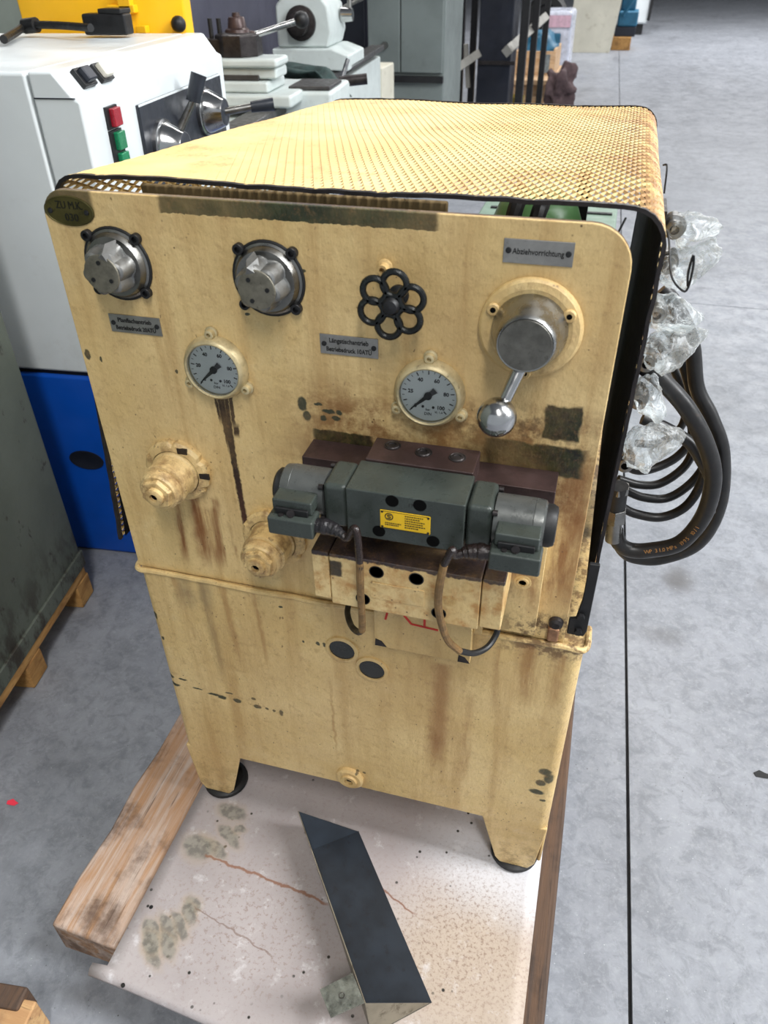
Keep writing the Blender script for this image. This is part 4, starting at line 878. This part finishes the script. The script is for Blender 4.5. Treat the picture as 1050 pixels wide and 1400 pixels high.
# plug and cable on the headstock
kc = thing('power_cable', 'black cable with square plug lying on top of the white headstock', 'cable', tuple(atz(150, 40, 1.15)))
pts = [atz(x, y, z) for x, y, z in ((5, 54, 1.160), (22, 44, 1.162), (34, 36, 1.170), (50, 34, 1.174), (85, 35, 1.174), (124, 38, 1.174))]
MB().tube(pts, .010, 10).build('cord', RUBBER, kc); MB().cyl(pts[2], pts[3], .019, .019, 14).build('cord_clamp', RUBBER, kc)
p0 = atz(122, 49, 1.148); p1 = atz(180, 49, 1.148)
MB().bar(p0+Vector((0, 0, .028)), p1+Vector((0, 0, .028)), .05, .050).build('plug_body', BLACKM, kc, .006); MB().bar(p1+Vector((-.075, 0, .058)), p1+Vector((-.005, 0, .058)), .055, .012).build('plug_cap', RUBBER, kc, .003)
# yellow chuck guard of the lathe
gx0, gx1, gx2 = at(28, 20, 1.63).x, at(203, 45, 1.63).x, at(256, 45, 1.69).x
yg = MB(); yg.prism([(gx0, 1.63), (gx1, 1.63), (gx2, 1.69), (gx2, 1.74), (gx0, 1.74)], lambda a, b, d: (a-.035*(d-1.14) if a == gx0 else a, b, d), .95, 1.62)
yg = yg.build('chuck_guard', YELLOW, LA, .006); yg['label'] = 'bright yellow sheet metal chuck guard with black ball knob'
kq = at(244, 33, 1.655); MB().sphere(kq, .022).build('ball_knob', BLACKM, yg); MB().cyl(kq+Vector((-.012, .012, .0)), kq+Vector((-.032, .025, .0)), .013, n=14).build('knob_stem', YELLOW, yg)
for px, py, hw_, hh in ((168, 12, .045, .010), (172, 2, .02, .03), (196, 40, .016, .010)):
    hq = at(px, py, 1.62); MB().box(hq.x-hw_, hq.x+hw_, 1.605, 1.6295, hq.z-hh, hq.z+hh).build('hinge', YELLOW, yg, .003)
# ================================================================ scuffed grey-green cabinet on pallet, left
def face_dir(): return (Vector((-.633, .568, 0))-Vector((-.557, .111, 0))).normalized()
gd = face_dir(); gp = Vector((-.633, .568, 0)); ga = math.atan2(gd.y, gd.x)-math.pi/2
TG = Matrix.Translation(gp) @ Matrix.Rotation(ga, 4, 'Z')
gm = thing('machine_base', 'scuffed grey-green cast machine base standing on a pallet left of the unit', 'machine', tuple(gp+Vector((-.2, -.5, 0))))
def gcast():
    k = NT('scuffed_grey_green_paint', .6); c = k.mix(k.mr(k.noise(6, 6), .3, .7), S(98, 104, 94), S(86, 92, 82))
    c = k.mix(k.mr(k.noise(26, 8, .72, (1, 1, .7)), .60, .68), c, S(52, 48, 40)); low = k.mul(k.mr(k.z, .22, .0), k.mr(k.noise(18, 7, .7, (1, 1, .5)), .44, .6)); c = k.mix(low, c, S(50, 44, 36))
    k.col(c); k.bump(k.noise(60, 6, .7), .5, .003); return k.m
GC = gcast()
MB(TG).prism([(-.75, -.018), (-.004, -.018), (0, .01), (0, 2.3), (-.75, 2.3)], lambda a, b, d: (a, d, b), -1.6, 0).build('casting', GC, gm, .012)  # height above the view stretched to block light from the left
MB(TG).box(-.003, .006, -1.6, -.002, -.018, .030).build('foot_flange', GC, gm, .003)
gpal = thing('small_pallet', 'pale timber pallet under the scuffed grey-green machine base', 'pallet', tuple(gp+Vector((-.2, -.5, FL))))
MB(TG).box(-.75, .003, -1.62, -.012, -.046, -.019).build('deck_board', WOODY, gpal, .003)
for v in (-.075, -.36, -.74):
    MB(TG).box(-.115, .004, v, v+.07, FL+.001, -.047).build('block', WOODY, gpal, .004)
    MB(TG).box(-.75, -.40, v, v+.07, FL+.001, -.047).build('block', WOODY, gpal, .004)
# bottom-left plank end, litter
q = atz(0, 1385, -.04)
mp = thing('wooden_plank', 'end of a light pallet plank lying on the floor ahead of the cream unit', 'plank', (-.2, -.47, FL))
MB().obox((-.235, -.475, -.075), (.30, .10, .088), .12).build('board', woodm('pale_plank', (198, 160, 112), (176, 134, 92), 'x', dk=(96, 66, 46)), mp, .004); MB().obox((-.262, -.43, -.055), (.30, .035, .06), .12).build('edge_board', WOODD, mp, .004)
def flake(px, py, sz, m, lab, cat, rot=.3):
    q = atz(px, py, FL); b = MB(); n = 7; P = [(q.x+sz*(1+.3*math.sin(k*5))*math.cos(k*2*math.pi/n+rot), q.y+sz*.6*(1+.3*math.cos(k*3))*math.sin(k*2*math.pi/n+rot)) for k in range(n)]
    b.prism(P, lambda a, c, d: (a, c, d+.25*(a-q.x)**2), FL+.0004, FL+.002); o = b.build(cat.replace(' ', '_'), m); tag(o, lab, cat)
flake(18, 1098, .012, mat('red_plastic', (226, 60, 80), .4), 'small red plastic scrap on the dark concrete floor', 'scrap')
flake(1043, 1060, .016, RUBBER, 'small black scrap on the grey floor beside the joint', 'scrap')
# ================================================================ far things
def prismY(name, px0, px1, py0, py1, Y, dep, m, par, bev=.01):
    a, b = at(px0, py1, Y), at(px1, py1, Y); zt_ = at((px0+px1)/2, py0, Y).z; zb = (a.z+b.z)/2
    return MB().box(a.x, b.x, Y, Y+dep, zb, zt_).build(name, m, par, bev)
def wx(px, Y, py=60): return at(px, py, Y).x
gc = thing('grey_cabinet', 'tall grey-green steel cabinet with knob behind the lathe tailstock', 'cabinet', (wx(555, 5.2), 5.5, FL))
x0, xm, x1 = wx(500, 5.2), wx(546, 5.2), wx(606, 5.2)
MB().box(x0, x1, 5.25, 5.9, FL, 2.1).build('body', CABGREY, gc, .01)
MB().box(x0+.01, xm-.004, 5.225, 5.249, .62, 2.08).build('door', CABGREY, gc, .006); MB().box(xm+.004, x1-.01, 5.225, 5.249, .62, 2.08).build('door', CABGREY, gc, .006)
MB().box(x0+.1, x1, 5.215, 5.249, .56, .60).build('rail', BLACKM, gc); q = at(526, 62, 5.21); MB().cyl((q.x, 5.224, q.z), (q.x, 5.19, q.z), .022, n=16).build('knob', STEEL, gc)
q = at(508, 95, 4.6); pb = tag(MB().box(q.x-.03, q.x+.07, 4.6, 4.9, FL, q.z+.01).build('pale_post', BOARD, None, .01), 'pale rectangular post standing between lathe and grey cabinet', 'post')
dk = thing('dark_cabinet', 'dark purple-grey cabinet beyond the lathe tailstock beside the grey cabinet', 'cabinet', (wx(450, 6.0), 6.3, FL))
MB().box(wx(395, 6), wx(505, 6), 6.0, 6.7, FL, 2.3).build('body', PURPLEG, dk, .02); MB().box(wx(402, 6), wx(465, 6), 5.97, 5.999, 0, 2.25).build('door', PURPLEG, dk, .01); MB().box(wx(467, 6), wx(500, 6), 5.97, 5.999, 0, 2.25).build('door', NAVY, dk, .01)
dk2 = thing('navy_machine', 'dark navy machine housing behind the lathe tool post', 'machine', (wx(340, 6.4), 6.6, FL))
MB().box(wx(255, 6.2), wx(392, 6.2), 6.2, 6.9, FL, 2.4).build('housing', NAVY, dk2, .02); MB().box(wx(300, 6.2), wx(365, 6.2), 6.17, 6.2, .3, 2.3).build('panel', PURPLEG, dk2, .01)
lg = thing('pale_partition', 'pale grey-green steel partition far behind the yellow machine', 'partition', (-4.5, 7.5, FL))
for k in range(4): MB().box(-7+k*1.05, -7+k*1.05+1.04, 7.4, 7.5, FL, 2.6).build('panel', mat('partition_paint', (142, 150, 140), .5, 0, .08, 2, .05), lg, .01)
# black steel frame rack
rk = thing('steel_rack', 'black steel frame rack with sloping grey bars beyond the mesh cover', 'rack', (wx(680, 7.5), 7.8, FL))
def rb(px0, py0, px1, py1, Y, wd, m=BLACKM, nm='post', dy=0):
    MB().bar(at(px0, py0, Y), at(px1, py1, Y+dy), wd, wd, (0, 1, 0)).build(nm, m, rk, .004)
def post(px, Y, wd): x = wx(px, Y, 100); MB().box(x-wd/2, x+wd/2, Y-wd/2, Y+wd/2, FL, 2.0).build('post', BLACKM, rk, .004)
post(613, 7.2, .09); post(629, 7.9, .06); post(645, 7.9, .06); post(712, 7.2, .07); post(726, 8.0, .06); post(740, 8.8, .06)
MB().box(wx(654, 7.6), wx(700, 7.6), 7.6, 8.0, FL, 2.0).build('cabinet_panel', NAVY, rk, .01); MB().box(wx(655, 7.58), wx(706, 7.58), 7.57, 7.60, .42, .45).build('crossbar', DKSTEEL, rk)
GREYBAR = mat('grey_bar', (140, 138, 132), .5, .2, .1, 8, .05)
rb(618, 98, 653, 74, 7.15, .07, GREYBAR, 'sloping_bar', .4); rb(693, 70, 745, 24, 7.1, .075, GREYBAR, 'sloping_bar', 1.6); rb(619, 104, 624, 140, 7.15, .03, GREYBAR, 'stay'); rb(637, 60, 640, 120, 7.7, .04, GREYBAR, 'stay'); rb(600, 104, 616, 104, 7.2, .05, BLACKM, 'crossbar')
# timber crate, wrapped goods, cloth, boards beyond the rack
cr = thing('timber_crate', 'open pale timber crate on a deck beyond the black rack', 'crate', (wx(735, 9.6), 9.8, FL))
ca, cb = at(702, 102, 9.4), at(757, 102, 9.4); zt_ = at(730, 70, 9.4).z; zb_ = at(730, 102, 9.4).z
MB().box(ca.x, cb.x, 9.4, 9.43, zb_, zt_).build('front_board', WOODX, cr, .004); MB().box(cb.x-.03, cb.x, 9.431, 10.1, zb_, zt_+.02).build('side_board', WOODX, cr, .004); MB().box(ca.x, cb.x, 10.1, 10.13, zb_, zt_).build('back_board', WOODX, cr, .004); MB().box(ca.x, ca.x+.03, 9.431, 10.1, zb_, zt_).build('side_board', WOODX, cr, .004)
MB().box(cb.x-.13, cb.x-.06, 9.392, 9.4, zb_+.02, zt_-.03).build('shipping_label', mat('label_grey', (112, 122, 126), .5, 0, .4, 60, 0), cr)
MB().box(ca.x-.3, cb.x+.02, 9.2, 10.3, zb_-.05, zb_-.001).build('deck_board', WOODX, cr, .004); MB().box(ca.x-.3, cb.x+.02, 8.95, 9.19, zb_-.05, zb_-.001).build('deck_board', WOODX, cr, .004)
for y in (9.0, 9.9): MB().box(ca.x-.3, cb.x-.05, y, y+.1, FL, zb_-.051).build('bearer', WOODX, cr, .004)
def lump(name, c, sz, m, seed, lab, cat, sub=3, amp=.35, group=None):
    bm = bmesh.new(); bmesh.ops.create_icosphere(bm, subdivisions=sub, radius=1); c = Vector(c)
    for v in bm.verts:
        p = v.co.copy(); q = p*1.7+Vector((seed, seed*2.3, 1)); r = 1+amp*mnoise.noise(q)+amp*.5*(abs(mnoise.noise(q*2.7))-.2)
        v.co = c+Vector((p.x*sz[0]*r, p.y*sz[1]*r, max(p.z*sz[2]*r, -sz[2])))
    me = bpy.data.meshes.new(name); bm.to_mesh(me); bm.free(); me.polygons.foreach_set('use_smooth', [True]*len(me.polygons)); return tag(link(name, me, m), lab, cat, group)
q = at(745, 62, 10.5)
lump('wrapped_bundle', (q.x, 9.78, zb_+.22), (.22, .27, .20), TEAL, 2, 'teal bundle standing in the open timber crate', 'bundle')
wg = thing('wrapped_parcel', 'parcel in white and pink shrink film behind the timber crate', 'parcel', (wx(750, 11), 11.2, FL))
a_, b_2 = at(738, 78, 11), at(778, 78, 11)
MB().box(a_.x, b_2.x, 10.9, 11.6, FL, at(757, 14, 11).z).build('wrap', mat('shrink_film', (196, 200, 214), .25, 0, .25, 6, .5, .8, (90, 110, 140)), wg, .05, 40, 3)
MB().box(a_.x+.05, b_2.x-.02, 10.88, 10.899, at(757, 30, 11).z-.05, at(757, 20, 11).z).build('pink_band', mat('pink_film', (204, 170, 186), .3), wg)
MB().box(a_.x+.02, a_.x+.25, 10.87, 10.899, .05, .42).build('dark_print', TEAL, wg, .02)
lump('brown_cloth', (wx(766, 8.75, 115), 8.75, FL+.212), (.15, .13, .21), CLOTH, 5.3, 'dark brown crumpled cloth heaped on the floor before the timber crate', 'cloth', 4, .75)
yb_ = thing('yellow_tub', 'dull yellow plastic tub standing between the black rack posts', 'tub', (wx(708, 8.3), 8.3, FL))
MB().rev((wx(708, 8.3), 8.3, FL+.001), (0, 0, 1), [(0, .09), (.17, .11), (.18, .115), (.18, .105), (.02, .085), (.02, 0)], 20).build('tub', mat('dull_yellow_plastic', (140, 122, 40), .5), yb_)
# cream board leaning on a pallet, far aisle
a_, b_2 = at(777, 70, 14.3), at(840, 70, 14.3)
bd = thing('cream_board', 'large stained cream board standing upright at the aisle edge', 'board', ((a_.x+b_2.x)/2, 14.5, FL))
MB().prism([(a_.x, FL), (b_2.x-.08, FL), (b_2.x+.10, 1.5), (a_.x-.02, 1.5)], lambda a, b, d: (a, d+.12*(b-FL), b), 14.3, 14.34).build('board_sheet', BOARD, bd, .004)
tb = tag(MB().box(wx(836, 14.8), wx(862, 14.8), 14.7, 15.3, FL+.001, at(850, 50, 14.8).z).build('timber_block', WOODY, None, .01), 'orange-brown timber block under the teal machine by the aisle', 'timber block')
te = thing('teal_machine', 'teal painted machine part resting on timber beside the cream board', 'machine', (wx(850, 15), 15, .2))
zb_ = at(850, 50, 14.8).z+.002
MB().box(wx(838, 14.8), wx(866, 14.8), 14.75, 15.3, zb_, zb_+.14).build('bed_plate', NAVY, te, .01); MB().box(wx(840, 14.8), wx(867, 14.8), 14.75, 15.3, zb_+.142, zb_+.36).build('casing', TEAL, te, .03); MB().tube([(wx(846, 14.7), 14.7, zb_+.3), (wx(856, 14.7), 14.66, zb_+.5), (wx(868, 14.7), 14.7, zb_+.75)], .03, 8).build('pipe', TEAL, te); MB().box(wx(842, 14.9), wx(862, 14.9), 14.9, 15.3, zb_+.36, 1.2).build('column', TEAL, te, .03)
wv = thing('white_trolley', 'white enclosed machine with black edge trim standing in the far aisle', 'machine', (wx(880, 17.5), 17.8, FL))
x0, x1 = wx(864, 17.5, 20), wx(886, 17.5, 20); MB().box(x0, x1, 17.5, 18.6, at(875, 33, 17.5).z, 1.6).build('casing', WHITE, wv, .04); MB().box(x0+.02, x1-.06, 17.55, 18.5, FL, at(875, 33, 17.5).z-.001).build('plinth', BLACKM, wv); MB().bar((x1+.02, 17.5, at(875, 28, 17.5).z), (x1+.10, 17.5, 1.4), .05, .05).build('edge_trim', BLACKM, wv)
q = at(755, 3, 12.5); wl = MB().rev((q.x-.05, 12.5, .50), (0, -1, 0), [(0, .14), (.0, .25), (.05, .29), (.15, .29), (.2, .25), (.2, .16), (.16, .14), (.16, 0)], 32).build('spare_tyre', RUBBER); tag(wl, 'black tyre lying raised beyond the wrapped parcel', 'tyre')
st = tag(MB().box(q.x-.4, q.x+.3, 12.25, 12.65, FL, .205).build('stand', NAVY, None, .01), 'dark stand carrying the black tyre behind the parcel', 'stand')
# pale green tray behind the unit, seen through the gap under the cover
gt = thing('green_tray_cabinet', 'pale green low steel cabinet with slotted top standing behind the unit', 'cabinet', (.35, 1.9, FL))
MB().box(.10, .66, 1.45, 2.75, FL, .44).build('body', PALEG, gt, .008)
for y in (1.75, 2.05, 2.35, 2.6): MB().box(.14, .64, y, y+.02, .4405, .447).build('slot', BLACKM, gt)
for x in (.30, .50): MB().box(x, x+.015, 1.5, 2.7, .4405, .449).build('rib', DKSTEEL, gt)
